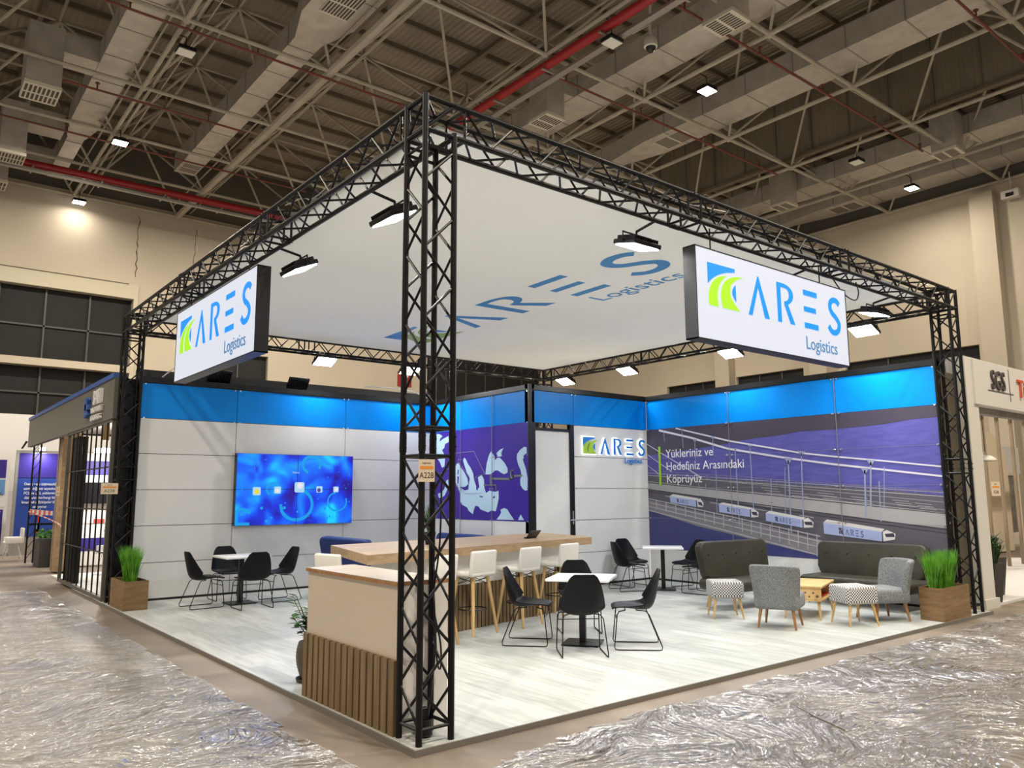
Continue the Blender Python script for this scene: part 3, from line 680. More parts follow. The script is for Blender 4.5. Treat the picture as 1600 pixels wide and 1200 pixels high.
# cables draped along the trusses
for i in range(7):
    y = 1.0 + i * .95
    pts = smooth2([(.15 + random.uniform(-.08, .08), y, H + .03), (.13, y + .3, H - .02 + random.uniform(-.1, .03)), (.16, y + .6, H + .03), (.1, y + .9, H + .03)], 4)
    tag(MB().tube(pts, .007, 5).build('cable', 'galv' if i % 2 else 'blackm', None, True), 'loose power cable lying along the top of the left truss', 'cable', 'cables along the left truss')
for i in range(6):
    x = 1.6 + i * 1.2
    pts = smooth2([(x, .2, H + .03), (x + .3, .12, H - .05), (x + .7, .2, H + .02), (x + 1.1, .14, H + .03)], 4)
    tag(MB().tube(pts, .007, 5).build('cable', 'galv' if i % 2 else 'blackm', None, True), 'loose power cable lying along the top of the right truss', 'cable', 'cables along the right truss')
tag(MB().tube(smooth2([(6.05, .2, 4.36), (6.2, .12, 4.12), (6.45, .1, 4.06), (6.65, .15, 4.2), (6.7, .2, 4.36)], 5), .008, 6).build('cable', 'blackm', None, True), 'black cable loop hanging under the right truss right of the lightbox', 'cable')
b = MB().tube(smooth2([(.3, .2, 1.75), (.26, .16, 1.3), (.25, .22, .9), (.3, .2, .6), (.33, .24, .42), (.27, .2, .5), (.24, .2, .95), (.2, .12, .55), (.15, .13, .12)], 6), .007, 6)
tag(b.build('cable', 'blackm', None, True), 'black cable looping down inside the nearest truss column', 'cable')
b = MB().rbox((.13, .15, .10), (.06, .05, .2), .01)
for k in range(6): b.lathe([(.05, 0), (.055, .01), (.05, .02)], (.15, .16, .01 + k * .018), 12)
tag(b.build('power_strip', 'blackm', None, True), 'black power strip and cable coil standing in the foot of the nearest column', 'power strip')

# ------------------------------------------------------------ stand walls
ZR = [3.52, 2.937, 2.355, 1.77, 1.19, .60, .03]
def panel_wall(label, A, B, back, joints, skip=(), rows=None, name='panel_wall'):
    """A, B: ends of the face on the floor; back: unit vector behind the face"""
    A = Vector((*A, 0)); B = Vector((*B, 0)); d = (B - A).normalized(); bk = Vector((*back, 0)); t = thing(name, label, 'stand wall', (A + B) / 2)
    L_ = (B - A).length; js = [0] + [j for j in joints] + [L_]
    P = lambda u, z, k: A + d * u + bk * k + Z * z
    def bx(b, u0, u1, z0, z1, k0, k1, m=0):
        q = [P(u, z, k) for z in (z0, z1) for u, k in ((u0, k0), (u1, k0), (u1, k1), (u0, k1))]
        b.add(q, [(0, 3, 2, 1), (4, 5, 6, 7), (0, 1, 5, 4), (1, 2, 6, 5), (2, 3, 7, 6), (3, 0, 4, 7)], m)
    bb = MB()
    for i, (u0, u1) in enumerate(zip(js, js[1:])):
        for k, (z1, z0) in enumerate(zip(ZR, ZR[1:])):
            if (i, k) in skip: continue
            b = MB(); bx(b, u0 + .005, u1 - .005, z0 + .005, z1 - .005, 0, .010); bx(bb, u0, u1, z0, z1, .0105, .016)
            o = b.build('blue_panel' if k == 0 else 'white_panel', 'blue' if k == 0 else 'white', t)
            if k == 0: o['label'] = 'bright blue header panel'
    bb.build('added_gap_sheet', 'frame', t)  # dark sheet added behind the panels so the open gaps stay dark
    b = MB()
    for u in js: bx(b, max(u - .05, 0), min(u + .05, L_), 0, 3.6, .03, .12)
    bx(b, 0, L_, 3.52, 3.62, .0, .12); bx(b, 0, L_, 3.525, 3.54, -.02, 0)
    b.build('profile_frame', 'frame', t)
    b = MB(); bx(b, 0, L_, 0, .03, -.004, .05); b.build('skirting', 'frame', t)
    for i, u in enumerate(js):
        for k, z in enumerate(ZR[:-1]):
            b = MB()
            for s_ in ((-1, 1) if 0 < i < len(js) - 1 else ((1,) if i == 0 else (-1,))):
                c = P(u + s_ * .045, z - (.02 if k == 0 else 0), -.012); b.cyl(c - bk * .004, c + bk * .012, .013, 8)
            b.build('panel_clip', 'steel', t, True)
    return t
wl = panel_wall('white panelled stand wall with blue header behind the video wall', (.29, 9.042), (5.98, 9.042), (0, 1), [1.573, 3.672])
wm = panel_wall('short stand wall carrying the indigo sea map with blue header', (5.966, 9.04), (5.966, 5.923), (1, 0), [1.0, 2.025])
wd_ = panel_wall('stand wall with a white door and the backlit company logo', (5.966, 5.923), (9.066, 5.923), (0, 1), [1.073], skip=[(0, k) for k in range(1, 6)])
wr = panel_wall('stand wall with the large bridge and trucks picture and blue header', (9.066, 5.92), (9.066, .281), (1, 0), [1.982, 4.051])
tag(MB().box((5.93, 5.885, 0), (6.0, 5.921, 3.62)).build('corner_post', 'frame'), 'black corner post where the map wall meets the door wall', 'post')
# fascia behind the left wall (grey strip of the neighbouring stand)
tag(MB().box((.3, 9.45, 3.3), (6.2, 9.6, 3.80)).box((.3, 9.60, 3.0), (6.2, 9.65, 3.5)).build('back_fascia', 'gatebar'), 'grey horizontal strip just above the video wall side', 'fascia')
tag(MB().tube(smooth2([(.6, 9.1, 3.64), (.9, 9.12, 3.9), (1.15, 9.1, 3.95), (1.2, 9.1, 3.7)], 5), .012, 6).build('cable', 'standw', None, True), 'white cable hoop standing on the wall top behind the left lightbox', 'cable')
tag(MB().tube(smooth2([(4.4, 9.12, 3.80), (4.9, 9.2, 3.83), (5.5, 9.15, 3.79), (5.9, 9.1, 3.66)], 5), .012, 6).build('cable', 'standw', None, True), 'white cable on the wall top left of the nearest column', 'cable')
tag(MB().box((.0, 9.30, 0), (.285, 9.36, 3.6)).box((.283, 9.06, 0), (.289, 9.30, 3.5)).build('end_panel', 'frame'), 'black closing panel between the left column and the white wall', 'panel')
tag(MB().box((9.20, .30, 0), (9.735, .34, 3.45)).build('dark_screen', 'brownp'), 'dark olive brown screen seen through the right truss column', 'screen')
# door
t = thing('stand_door', 'white door in a black frame with a lever handle in the stand', 'door', (6.5, 5.93, 0))
MB().box((6.09, 5.93, .01), (6.93, 5.965, 2.80)).build('door_leaf', 'white', t)
MB().box((6.0, 5.90, 0), (6.09, 5.98, 2.935)).box((6.93, 5.90, 0), (7.03, 5.98, 2.935)).box((6.09, 5.91, 2.80), (6.93, 5.98, 2.85)).build('door_frame', 'frame', t)
b = MB().box((6.955, 5.885, 1.12), (6.985, 5.90, 1.36)).tube(smooth2([(6.97, 5.885, 1.2), (6.97, 5.84, 1.2), (6.94, 5.83, 1.2), (6.86, 5.83, 1.2)], 4), .01, 8)
b.build('door_handle', 'steel', t, True)
# backlit wall logo
t = thing('wall_logo', 'backlit company logo raised on the white wall beside the door', 'wall sign', (7.25, 5.9, 2.42))
logo(t, (7.245, 5.893, 2.412), (.673, 0, 0), (0, 0, .713), 'logo_blue', 'green', 'logo_blue', .012, text=False)
b = MB(); text_mb(b, 'Logistics', .155, (8.36, 5.893, 2.262), (.96, 0, 0), (0, 0, 1), .012); b.build('logo_caption', 'logo_blue', t)
M['halo'] = mat('backlight_strip', (1, 1, 1), .5, emis=(.92, .95, 1), es=2.2)
b = MB()      # led strip standing behind the letters
def band(q0, q1):
    b.box((7.245 + .673 * q0[0], 5.9, 2.412 + .713 * q0[1]), (7.245 + .673 * q1[0], 5.908, 2.412 + .713 * q1[1]))
band((-.012, -.012), (.012, .455)); band((-.012, .433), (.47, .458)); band((.0, -.02), (.53, .0))
for q in (LG['A'], LG['R'], LG['E1'], LG['E2'], LG['E3']):
    cx = sum(p[0] for p in q) / len(q); cz = sum(p[1] for p in q) / len(q); big = 1.05 if len(q) > 4 else 1.0
    ex = .012
    pts = []
    n = len(q); area = sum(q[i][0] * q[(i + 1) % n][1] - q[(i + 1) % n][0] * q[i][1] for i in range(n)); sg = 1 if area > 0 else -1
    for i in range(n):
        a = Vector(q[i - 1]); c = Vector(q[i]); e = Vector(q[(i + 1) % n]); d1 = (c - a); d2 = (e - c)
        if d1.length < 1e-6 or d2.length < 1e-6: continue
        d1.normalize(); d2.normalize(); nn = (Vector((d1.y, -d1.x)) + Vector((d2.y, -d2.x))) * sg
        if nn.length < .3: nn = Vector((d1.y, -d1.x)) * sg
        nn.normalize(); pts.append(c + nn * ex)
    b.poly([(7.245 + .673 * p.x, 5.902, 2.412 + .713 * p.y) for p in pts], (0, 1, 0), .006)
for q in stroke([(2.527, .378), (2.478, .415), (2.40, .42), (2.335, .383), (2.318, .325), (2.353, .262), (2.44, .21), (2.505, .145), (2.487, .07), (2.42, .028), (2.335, .03), (2.268, .088)], .095):
    b.poly([(7.245 + .673 * p[0], 5.902, 2.412 + .713 * p[1]) for p in q], (0, 1, 0), .006)
b.build('led_backlight', 'halo', t)
# video wall
t = thing('video_wall', 'wide two by two video wall showing a blue picture with five app icons', 'screen', (2.96, 9.0, 1.15))
x0, x1, z0, z1 = 1.86, 4.08, 1.15, 2.40; xm = (x0 + x1) / 2; zm = (z0 + z1) / 2
MB().box((x0, 8.93, z0), (x1, 9.03, z1)).build('cabinet', 'tvblk', t)
for a, c in ((x0, xm), (xm, x1)):
    for e, f in ((z0, zm), (zm, z1)): pass
MB().box((x0 + .004, 8.922, z0 + .004), (x1 - .004, 8.93, z1 - .004)).build('picture', 'screen', t)
MB().box((xm - .004, 8.92, z0), (xm + .004, 8.923, z1)).box((x0, 8.92, zm - .004), (x1, 8.923, zm + .004)).build('screen_gap', 'tvblk', t)
DEG = math.pi / 180
b = MB()
for k in range(90):
    bx_ = random.uniform(x0 + .05, x1 - .05); bz_ = z0 + .03 + (z1 - z0 - .06) * random.random() ** 1.3; r = random.choice([.005, .006, .008, .008, .02, .028]) if bz_ < z0 + .35 else random.choice([.004, .005, .006, .012])
    b.cyl((bx_, 8.919, bz_), (bx_, 8.922, bz_), r, 12)
for (u, v, r, w_) in ((.50, .28, .30, .055), (.86, .32, .19, .03), (.62, .86, .17, .05), (.05, .08, .2, .05), (.3, .5, .12, .04)):
    cx, cz = x0 + (x1 - x0) * u, z0 + (z1 - z0) * v
    a0 = random.uniform(0, 6); pts = []
    for k in range(20):
        a = a0 + k * .27; px_, pz_ = cx + r * math.cos(a), cz + r * .9 * math.sin(a)
        pts.append((min(max(px_, x0 + .03), x1 - .03), min(max(pz_, z0 + .03), z1 - .03)))
    for q in stroke(pts[::2], w_): b.poly([(p[0], 8.9215, p[1]) for p in q], (0, -1, 0), .0012)
b.build('picture_bubbles', 'bokeh', t)
for (px_, pz_, s_, mm, dx, dz) in ((.165, .475, .115, 'icony', 0, -.01), (.335, .49, .10, 'iconw', -.005, -.01), (.52, .53, .15, 'iconw', .01, .03), (.695, .50, .095, 'iconp', -.01, -.015), (.845, .50, .085, 'iconw', .005, 0)):
    cx, cz = x0 + (x1 - x0) * px_, z0 + (z1 - z0) * pz_
    rr = s_ * .2; hs = s_ * .62; ip = []
    for qx, qz, a0 in ((1, 1, 0), (-1, 1, 90), (-1, -1, 180), (1, -1, 270)):
        for g_ in range(5): ip.append((cx + qx * (hs - rr) + rr * math.cos((a0 + g_ * 22.5) * DEG), 8.921, cz + qz * (hs - rr) + rr * math.sin((a0 + g_ * 22.5) * DEG)))
    a = MB().poly(ip, (0, -1, 0), .005).build('app_icon', 'icon', t)
    MB().cyl((cx + dx, 8.9135, cz + dz), (cx + dx, 8.9155, cz + dz), s_ * .38, 14).build('icon_symbol', mm, a)
b = MB(); text_mb(b, 'Filmler', .05, (xm - .03, 8.919, z0 + (z1 - z0) * .73), (1, 0, 0), (0, 0, 1), .001, align='CENTER'); b.build('picture_text', 'icon', t)
# sea map on the map wall
def m_at(px, py, k=0): 
    p = at(680 + px / 6.32, 640 + py / 6.32, 0, 5.966); return (5.9595 - k, p.y, p.z)
b = MB(); b.box((5.960, 5.93, 1.19), (5.9655, 9.035, 2.937), 0)
SEA = dict(black=[(500, 640), (505, 580), (515, 520), (535, 450), (555, 412), (575, 440), (590, 470), (592, 500), (615, 478), (640, 475), (665, 500), (690, 530), (718, 580), (718, 620), (700, 632), (680, 638), (650, 620), (620, 600), (590, 603), (570, 625), (545, 640)],
 azov=[(610, 430), (640, 398), (680, 380), (665, 400), (655, 430), (660, 460), (620, 468)],
 casp=[(905, 372), (880, 368), (840, 400), (812, 440), (808, 480), (822, 540), (848, 600), (855, 650), (843, 690), (845, 745), (870, 785), (893, 800), (915, 795), (916, 680), (900, 590), (880, 530), (868, 490), (880, 475), (872, 455), (908, 430)],
 med=[(215, 735), (240, 800), (252, 850), (247, 900), (270, 940), (318, 965), (335, 1000), (375, 1033), (385, 985), (400, 950), (430, 955), (450, 985), (525, 1015), (560, 995), (600, 1005), (615, 950), (630, 880), (628, 800), (605, 812), (570, 808), (540, 800), (505, 825), (488, 770), (485, 690), (465, 650), (445, 655), (425, 670), (432, 720), (440, 770), (415, 775), (400, 735), (385, 690), (378, 630), (350, 570), (322, 530), (308, 495), (290, 475), (278, 500), (290, 545), (315, 620), (345, 680), (335, 740), (330, 790), (290, 800), (255, 770)],
 tyr=[(205, 560), (215, 535), (232, 528), (255, 570), (290, 620), (322, 680), (330, 735), (300, 762), (265, 765), (235, 755), (215, 745), (205, 720)],
 wmed=[(30, 830), (60, 820), (90, 790), (108, 740), (112, 700), (130, 690), (135, 760), (118, 800), (95, 850), (60, 872), (38, 870)],
 north=[(18, 240), (40, 240), (75, 262), (52, 285), (45, 318), (80, 290), (135, 262), (138, 320), (100, 340), (92, 380), (70, 400), (90, 440), (100, 490), (95, 560), (70, 575), (50, 520), (15, 470)],
 red=[(610, 1085), (640, 1045), (655, 1015), (648, 988), (685, 972), (715, 985), (735, 1020), (782, 1090)], gulf=[(822, 1091), (835, 1060), (848, 1035), (862, 1062), (880, 1092)])
for k, q in SEA.items(): b.poly([m_at(*p) for p in q], (-1, 0, 0), .002, 1)
for q in ([(228, 590), (238, 600), (232, 640), (224, 640)], [(222, 660), (238, 660), (234, 730), (224, 730)], [(278, 765), (315, 768), (305, 785), (280, 778)], [(440, 850), (475, 858), (470, 868), (445, 862)], [(572, 862), (598, 852), (588, 875), (574, 874)], [(408, 760), (432, 765), (420, 800), (410, 790)]):
    b.poly([m_at(*p, .0025) for p in q], (-1, 0, 0), .001, 0)
RK = [.003]
def route(pts, wd, mm, k=.004):
    RK[0] += .0012; k = RK[0]
    for p, q in zip(pts, pts[1:]):
        a = Vector(p); c = Vector(q); d = (c - a).normalized(); n = Vector((-d.y, d.x)) * wd / 2; a -= d * wd / 3; c += d * wd / 3
        b.poly([m_at(*z, k) for z in ((a + n), (c + n), (c - n), (a - n))], (-1, 0, 0), .001, mm)
route([(548, 640), (553, 742)], 12, 2); route([(562, 682), (745, 685), (775, 657), (858, 652)], 20, 2); route([(752, 672), (753, 604), (775, 600)], 12, 2); route([(485, 745), (608, 745), (608, 795)], 9, 2)
route([(210, 430), (388, 412), (497, 635)], 5, 3); route([(228, 508), (345, 665)], 4, 3); route([(210, 745), (310, 830), (460, 826)], 4, 3); route([(100, 600), (140, 585)], 9, 2); route([(45, 700), (40, 625), (85, 625)], 6, 2); route([(395, 690), (430, 650), (500, 640)], 5, 2)
b.build('map_print', ['indigo', 'mapsea', 'route', 'routel'], wm)
b = MB()
for y in (6.99, 8.015): b.box((5.938, y - .005, .6), (5.943, y + .005, 3.52))
b.build('joint_strip', 'seam', wm)
# the bridge picture
XR = 9.066
b = MB(); MM = ['m_sea', 'm_sea2', 'm_land', 'm_road', 'm_line', 'm_conc', 'm_rail', 'm_dark', 'm_cable', 'm_pole', 'm_tside', 'm_ttop', 'm_win', 'green', 'm_text', 'logo_blue']
I = {k: i for i, k in enumerate(MM)}
Y0, Y1, ZB, ZT = .285, 5.918, .60, 2.937
def q_at(px, py, k):
    p = at(px, py, 0, XR); return (XR - .003 - k * .0009, min(max(p.y, Y0), Y1), min(max(p.z, ZB), ZT))
def MP(pts, m, k): b.poly([q_at(*p, k) for p in pts], (-1, 0, 0), .0008, I[m])
def ML(p, q, wd, m, k):
    a = Vector(p); c = Vector(q); d = (c - a).normalized(); n = Vector((-d.y, d.x)) * wd / 2; MP([a + n, c + n, c - n, a - n], m, k)
b.box((XR - .003, Y0, ZB), (XR - .0005, Y1, ZT), I['m_sea'])
MP([(1009, 673), (1140, 661), (1306, 646), (1468, 631), (1469, 651), (1425, 655), (1380, 663), (1300, 671), (1250, 674), (1212, 681), (1175, 685), (1125, 695), (1075, 703), (1009, 712)], 'm_land', 1)
MP([(1009, 790), (1100, 820), (1157, 836), (1199, 847), (1271, 866), (1480, 905), (1480, 960), (1009, 960)], 'm_sea2', 1)
MP([(1009, 742), (1138, 749), (1260, 757), (1400, 767), (1484, 775), (1484, 803), (1300, 781), (1125, 765), (1009, 754)], 'm_road', 2)
MP([(1009, 752), (1125, 764), (1300, 781), (1484, 802), (1484, 826), (1200, 792), (1100, 776), (1009, 764)], 'm_conc', 3)
MP([(1009, 764), (1100, 776), (1200, 792), (1484, 826), (1484, 905), (1282, 850), (1150, 815), (1080, 800), (1009, 786)], 'm_road', 2)
MP([(1009, 781), (1080, 797), (1186, 819), (1282, 844), (1282, 869), (1199, 849), (1157, 838), (1090, 822), (1009, 797)], 'm_rail', 3)
MP([(1276, 843), (1484, 880), (1484, 905), (1276, 869)], 'm_conc', 3.95)
for (p, q, wd) in (((1009, 743), (1484, 776), 1), ((1009, 739), (1484, 770), .8), ((1138, 753), (1484, 785), .6), ((1260, 772), (1484, 797), .6)): ML(p, q, wd, 'm_line', 4)
for (p, q, wd) in (((1009, 765), (1484, 828), 1.6), ((1009, 768), (1484, 834), 1.2), ((1009, 754), (1484, 803), 1.3)): ML(p, q, wd, 'm_dark', 4)
for (x, y) in ((1278, 770), (1330, 776), (1395, 781), (1430, 786), (1190, 762), (1230, 766)):
    for k in range(3): ML((x + k * 4, y + k * 4), (x + 26 + k * 4, y + 2.5 + k * 4), .7, 'm_line', 5)
for k in range(4): ML((1040 + k * 70, 775 + k * 10), (1062 + k * 70, 779 + k * 10), .9, 'm_line', 5)
# near railing
for (p, q, wd) in (((1009, 779), (1282, 838), 1.6), ((1009, 785), (1282, 846), 1.4), ((1009, 791), (1282, 855), 1.6), ((1009, 797), (1282, 868), 1.8)): ML(p, q, wd, 'm_line', 8)
for k in range(19):
    x = 1014 + k * 14.6 - (k < 6) * (6 - k) * .5; y = 779 + (x - 1009) * .216; hgt = 12 + k * .75
    ML((x, y - 2), (x + .6, y + hgt), 1.4, 'm_line', 9)
for k in range(30):
    x = 1012 + k * 15.5; y = 741 + (x - 1009) * .068; ML((x, y - 6), (x, y + 1), .6, 'm_rail', 4)
ML((1009, 735), (1484, 768), .7, 'm_rail', 4)
# cables
for pts, wd in (([(1030, 672.5), (1080, 684), (1137, 701), (1225, 715), (1300, 725), (1350, 730.5), (1473, 744)], 3.0), ([(1056, 669), (1140, 689), (1250, 707.5), (1300, 713), (1380, 720), (1472, 729)], 2.4),
                ([(1009, 694), (1040, 712), (1095, 745)], 1.2), ([(1009, 710), (1050, 737)], 1.2), ([(1009, 727), (1030, 741)], 1)):
    for p, q in zip(pts, pts[1:]): ML(p, q, wd, 'm_cable', 6)
for (x0_, y0_, x1_, y1_, wd, tri) in ((1172, 697, 1179, 810, 1.4, 4), (1149, 702, 1156, 822, 1.4, 3), (1232, 719, 1237, 833, 2.0, 7), (1252.5, 708, 1256, 819, 1.8, 6), (1361, 722, 1361, 792, 2.4, 7), (1351.5, 735, 1353.5, 810, 2.6, 7), (1382, 729, 1382, 794, 1.2, 0), (1374, 752, 1377, 815, 1.6, 0),
                                (1119, 733, 1121, 802, 1, 0), (1205, 748, 1207, 829, 1.2, 0), (1227, 730, 1228, 816, 1, 0), (1037, 672, 1039, 690, .8, 0), (1066, 672, 1068, 700, .8, 3), (1086, 688, 1087, 720, 1, 4), (1114, 684, 1115, 712, 1, 4), (1092, 755, 1094, 772, 1, 0), (1103, 756, 1104, 774, 1, 0)):
    ML((x0_, y0_), (x1_, y1_), wd, 'm_pole', 7)
    if tri: MP([(x0_ - tri, y0_ - tri * .6), (x0_ + tri, y0_ - tri * .5), (x0_ + .5, y0_ + tri * .9)], 'm_pole', 7)
# trucks
for (s0, s1, s2, s3, tp, cab) in (
    ((1047, 775), (1088, 781.5), (1089, 792), (1048.5, 785.5), (1052.5, 772, 1092.5, 778), [(1088, 781), (1095, 779), (1100, 786), (1099, 792), (1090, 792)]),
    ((1123.7, 787.5), (1172.5, 796), (1173, 808), (1124.5, 800), (1130, 785), [(1172, 796.5), (1178, 794), (1186, 801), (1185.5, 808), (1174, 808.5)]),
    ((1197, 801.5), (1254.5, 812), (1255, 824.5), (1197.5, 814), (1203.5, 798), [(1254, 812), (1263, 809), (1272, 816), (1271, 824), (1256, 824.5)]),
    ((1287, 816.5), (1378.5, 831), (1379, 846), (1288.5, 834), (1292.5, 811.5), [(1380, 831), (1386, 828), (1400, 834), (1399, 843), (1381, 846)])):
    MP([s0, s1, s2, s3], 'm_tside', 11)
    t0 = tp[:2]; dx, dy = t0[0] - s0[0], t0[1] - s0[1]
    MP([s0, t0, (s1[0] + dx * .8, s1[1] + dy * .9), s1], 'm_ttop', 11)
    MP(cab, 'm_ttop', 11); cx, cy = cab[1]; MP([(cab[0][0] + 3, cab[0][1] + 3), (cab[2][0] - 3, cab[2][1] - 1), (cab[2][0] - 1, cab[2][1] + 5), (cab[0][0] + 5, cab[0][1] + 8)], 'm_win', 12)
    ML((s1[0] + .8, s1[1]), (s2[0] + .8, s2[1]), 1.6, 'm_win', 12)
    # lettering on the trailer
    a = Vector(s0); e1 = (Vector(s1) - a); e2 = (Vector(s3) - a)
    def tq(q): return tuple(a + e1 * (.26 + q[0] * .165) + e2 * (.78 - q[1] * 1.25))
    for kk in ('A', 'R', 'E1', 'E2', 'E3'): MP([tq(q) for q in LG[kk]], 'm_sea2' if kk else '', 12)
    for q in LG['S']: MP([tq(z) for z in q], 'm_sea2', 12)
    for kk in ('top', 'g1', 'g2'): MP([tq(q) for q in LG[kk]], 'm_dark', 12)
# green bar and slogan
MP([(1029, 698), (1032.5, 698), (1034.5, 758), (1031, 759)], 'green', 10)
b.build('bridge_print', MM, wr)
b = MB()
p = at(1041, 712, 0, XR)
for i, s_ in enumerate(('Yükleriniz ve', 'Hedefiniz Arasındaki', 'Köprüyüz')):
    text_mb(b, s_, .225, (XR - .0155, p.y, p.z - .04 - i * .245), (0, -.96, 0), (0, 0, 1), .002)
b.build('slogan', 'm_text', wr)
b = MB()
for y in (3.938, 1.869): b.box((XR - .022, y - .005, .05), (XR - .017, y + .005, 3.52))
for z in ZR[2:5]: b.box((XR - .0155, Y0, z - .0015), (XR - .0145, Y1, z + .0015))
b.build('joint_strip', 'seam', wr)
b = MB()
for y in (3.938, 1.869):
    for z in ZR[1:5]:
        for s_ in (-1, 1): b.cyl((XR - .03, y + s_ * .06, z), (XR - .008, y + s_ * .06, z), .014, 8)
for z in ZR[1:5]: b.cyl((XR - .03, .33, z), (XR - .008, .33, z), .014, 8)
b.build('panel_clips', 'steel', wr, True)

# ------------------------------------------------------------ furniture
DEG = math.pi / 180
def cafe_chair():
    t = thing('cafe_chair', 'x', 'chair', (0, 0, 0), 0, 'black shell chairs at the white cafe tables')
    # local: +x is the sitting direction. centre line (x, z), half width, edge lift
    prof = [(.245, .425, .17, 0), (.225, .442, .20, 0), (.15, .452, .225, .004), (.06, .445, .235, .015), (-.03, .432, .238, .035), (-.11, .425, .24, .06), (-.165, .44, .242, .085), (-.20, .485, .24, .10), (-.225, .56, .228, .085), (-.245, .65, .205, .055), (-.262, .73, .178, .03), (-.275, .80, .145, .012), (-.282, .835, .10, .004)]
    prof = smooth2(prof, 3); nv = 12; b = MB(); T = .022; n = len(prof)
    for sgn in (0, 1):
        for i, (x, z, hw, lf) in enumerate(prof):
            a = Vector(prof[min(i + 1, n - 1)][:2]) - Vector(prof[max(i - 1, 0)][:2]); nx, nz = a.y, -a.x; l = math.hypot(nx, nz); nx /= l; nz /= l
            for j in range(nv + 1):
                u = -1 + 2 * j / nv; e = abs(u) ** 3
                th = 0 if sgn == 0 else T * (1 - .5 * e)
                b.v.append(Vector((x + nx * lf * e - nx * th, u * hw, z + nz * lf * e - nz * th)))
    w1 = nv + 1; N_ = n * w1
    for s_ in (0, 1):
        for i in range(n - 1):
            for j in range(nv): a = s_ * N_ + i * w1 + j; b.f.append((a, a + 1, a + w1 + 1, a + w1))
    for i in range(n - 1):
        for j in (0, nv): a = i * w1 + j; b.f.append((a, a + w1, a + w1 + N_, a + N_))
    for j in range(nv):
        for i in (0, n - 1): a = i * w1 + j; b.f.append((a, a + 1, a + 1 + N_, a + N_))
    b.m = [0] * len(b.f); b.build('seat_shell', 'chair', t, True, True)
    b = MB()
    for s_ in (-1, 1):
        pts = [(.10, s_ * .12, .405), (.17, s_ * .20, .40), (.19, s_ * .225, .37), (.225, s_ * .235, .04), (.215, s_ * .235, .012), (.18, s_ * .235, .008), (-.24, s_ * .235, .008), (-.275, s_ * .235, .012), (-.28, s_ * .235, .045), (-.15, s_ * .215, .37), (-.12, s_ * .19, .405), (-.02, s_ * .12, .408)]
        b.tube(pts, .0065, 8)
    for x, z, y_ in ((.195, .32, .225), (-.02, .408, .12), (.10, .408, .12)): b.cyl((x, -y_, z), (x, y_, z), .0055, 6)
    b.build('sled_frame', 'blackm', t, True, True)
    return t
CC = cafe_chair(); used = [False]
def chair(x, y, deg, label, group=None):
    if not used[0]: used[0] = True; o = CC; o.location = (x, y, 0); o.rotation_euler = (0, 0, deg * DEG)
    else: o = copy_tree(CC, None, (x, y, 0), deg * DEG)
    o['label'] = label; return o
TT = thing('cafe_table', 'x', 'table', (0, 0, 0), 0, 'square white cafe tables')
MB().rbox((0, 0, .72), (.70, .70, .03), .006, 2).build('tabletop', 'tabletop', TT, True, True)
MB().box((-.035, -.035, .018), (.035, .035, .705)).box((-.15, -.02, .69), (.15, .02, .705)).box((-.02, -.15, .69), (.02, .15, .705)).build('column', 'blackm', TT, False, True)
MB().rbox((0, 0, .014), (.42, .42, .012), .004, 2).cyl((-.18, -.18, 0), (-.18, -.18, .01), .02).cyl((.18, -.18, 0), (.18, -.18, .01), .02).cyl((.18, .18, 0), (.18, .18, .01), .02).cyl((-.18, .18, 0), (-.18, .18, .01), .02).build('base_plate', 'blackm', TT, False, True)
TT.location = (3.36, 1.92, 0); TT.rotation_euler = (0, 0, 36 * DEG); TT['label'] = 'square white cafe table in the middle, in front of the bar'
copy_tree(TT, None, (1.6, 7.8, 0), 0, 'square white cafe table on the left under the video wall')
copy_tree(TT, None, (7.95, 4.65, 0), 42 * DEG, 'square white cafe table in the back corner near the bridge picture')
chair(2.93, 2.33, -48, 'black shell chair left of the middle table, facing right')
chair(2.97, 1.54, 55, 'black shell chair at the middle table with its back to the camera')
chair(3.66, 1.42, 136, 'black shell chair right of the middle table, facing left')
chair(3.86, 2.50, 236, 'black shell chair on the far side of the middle table, mostly hidden')
chair(1.03, 7.75, 2, 'black shell chair left of the table under the video wall')
chair(1.56, 7.20, 88, 'black shell chair at the video wall table with its back to the camera')
chair(2.20, 7.75, 184, 'black shell chair right of the table under the video wall')
chair(1.62, 8.42, 268, 'black shell chair between the video wall table and the panelled wall')
chair(7.42, 4.98, -22, 'black shell chair at the left of the back corner table, nearer one')
chair(7.98, 5.42, -98, 'black shell chair behind the left one at the back corner table')
chair(8.48, 4.50, 168, 'black shell chair at the right of the back corner table, by the bridge picture')
chair(8.02, 3.90, 96, 'black shell chair of the back corner table half hidden by the olive sofa')

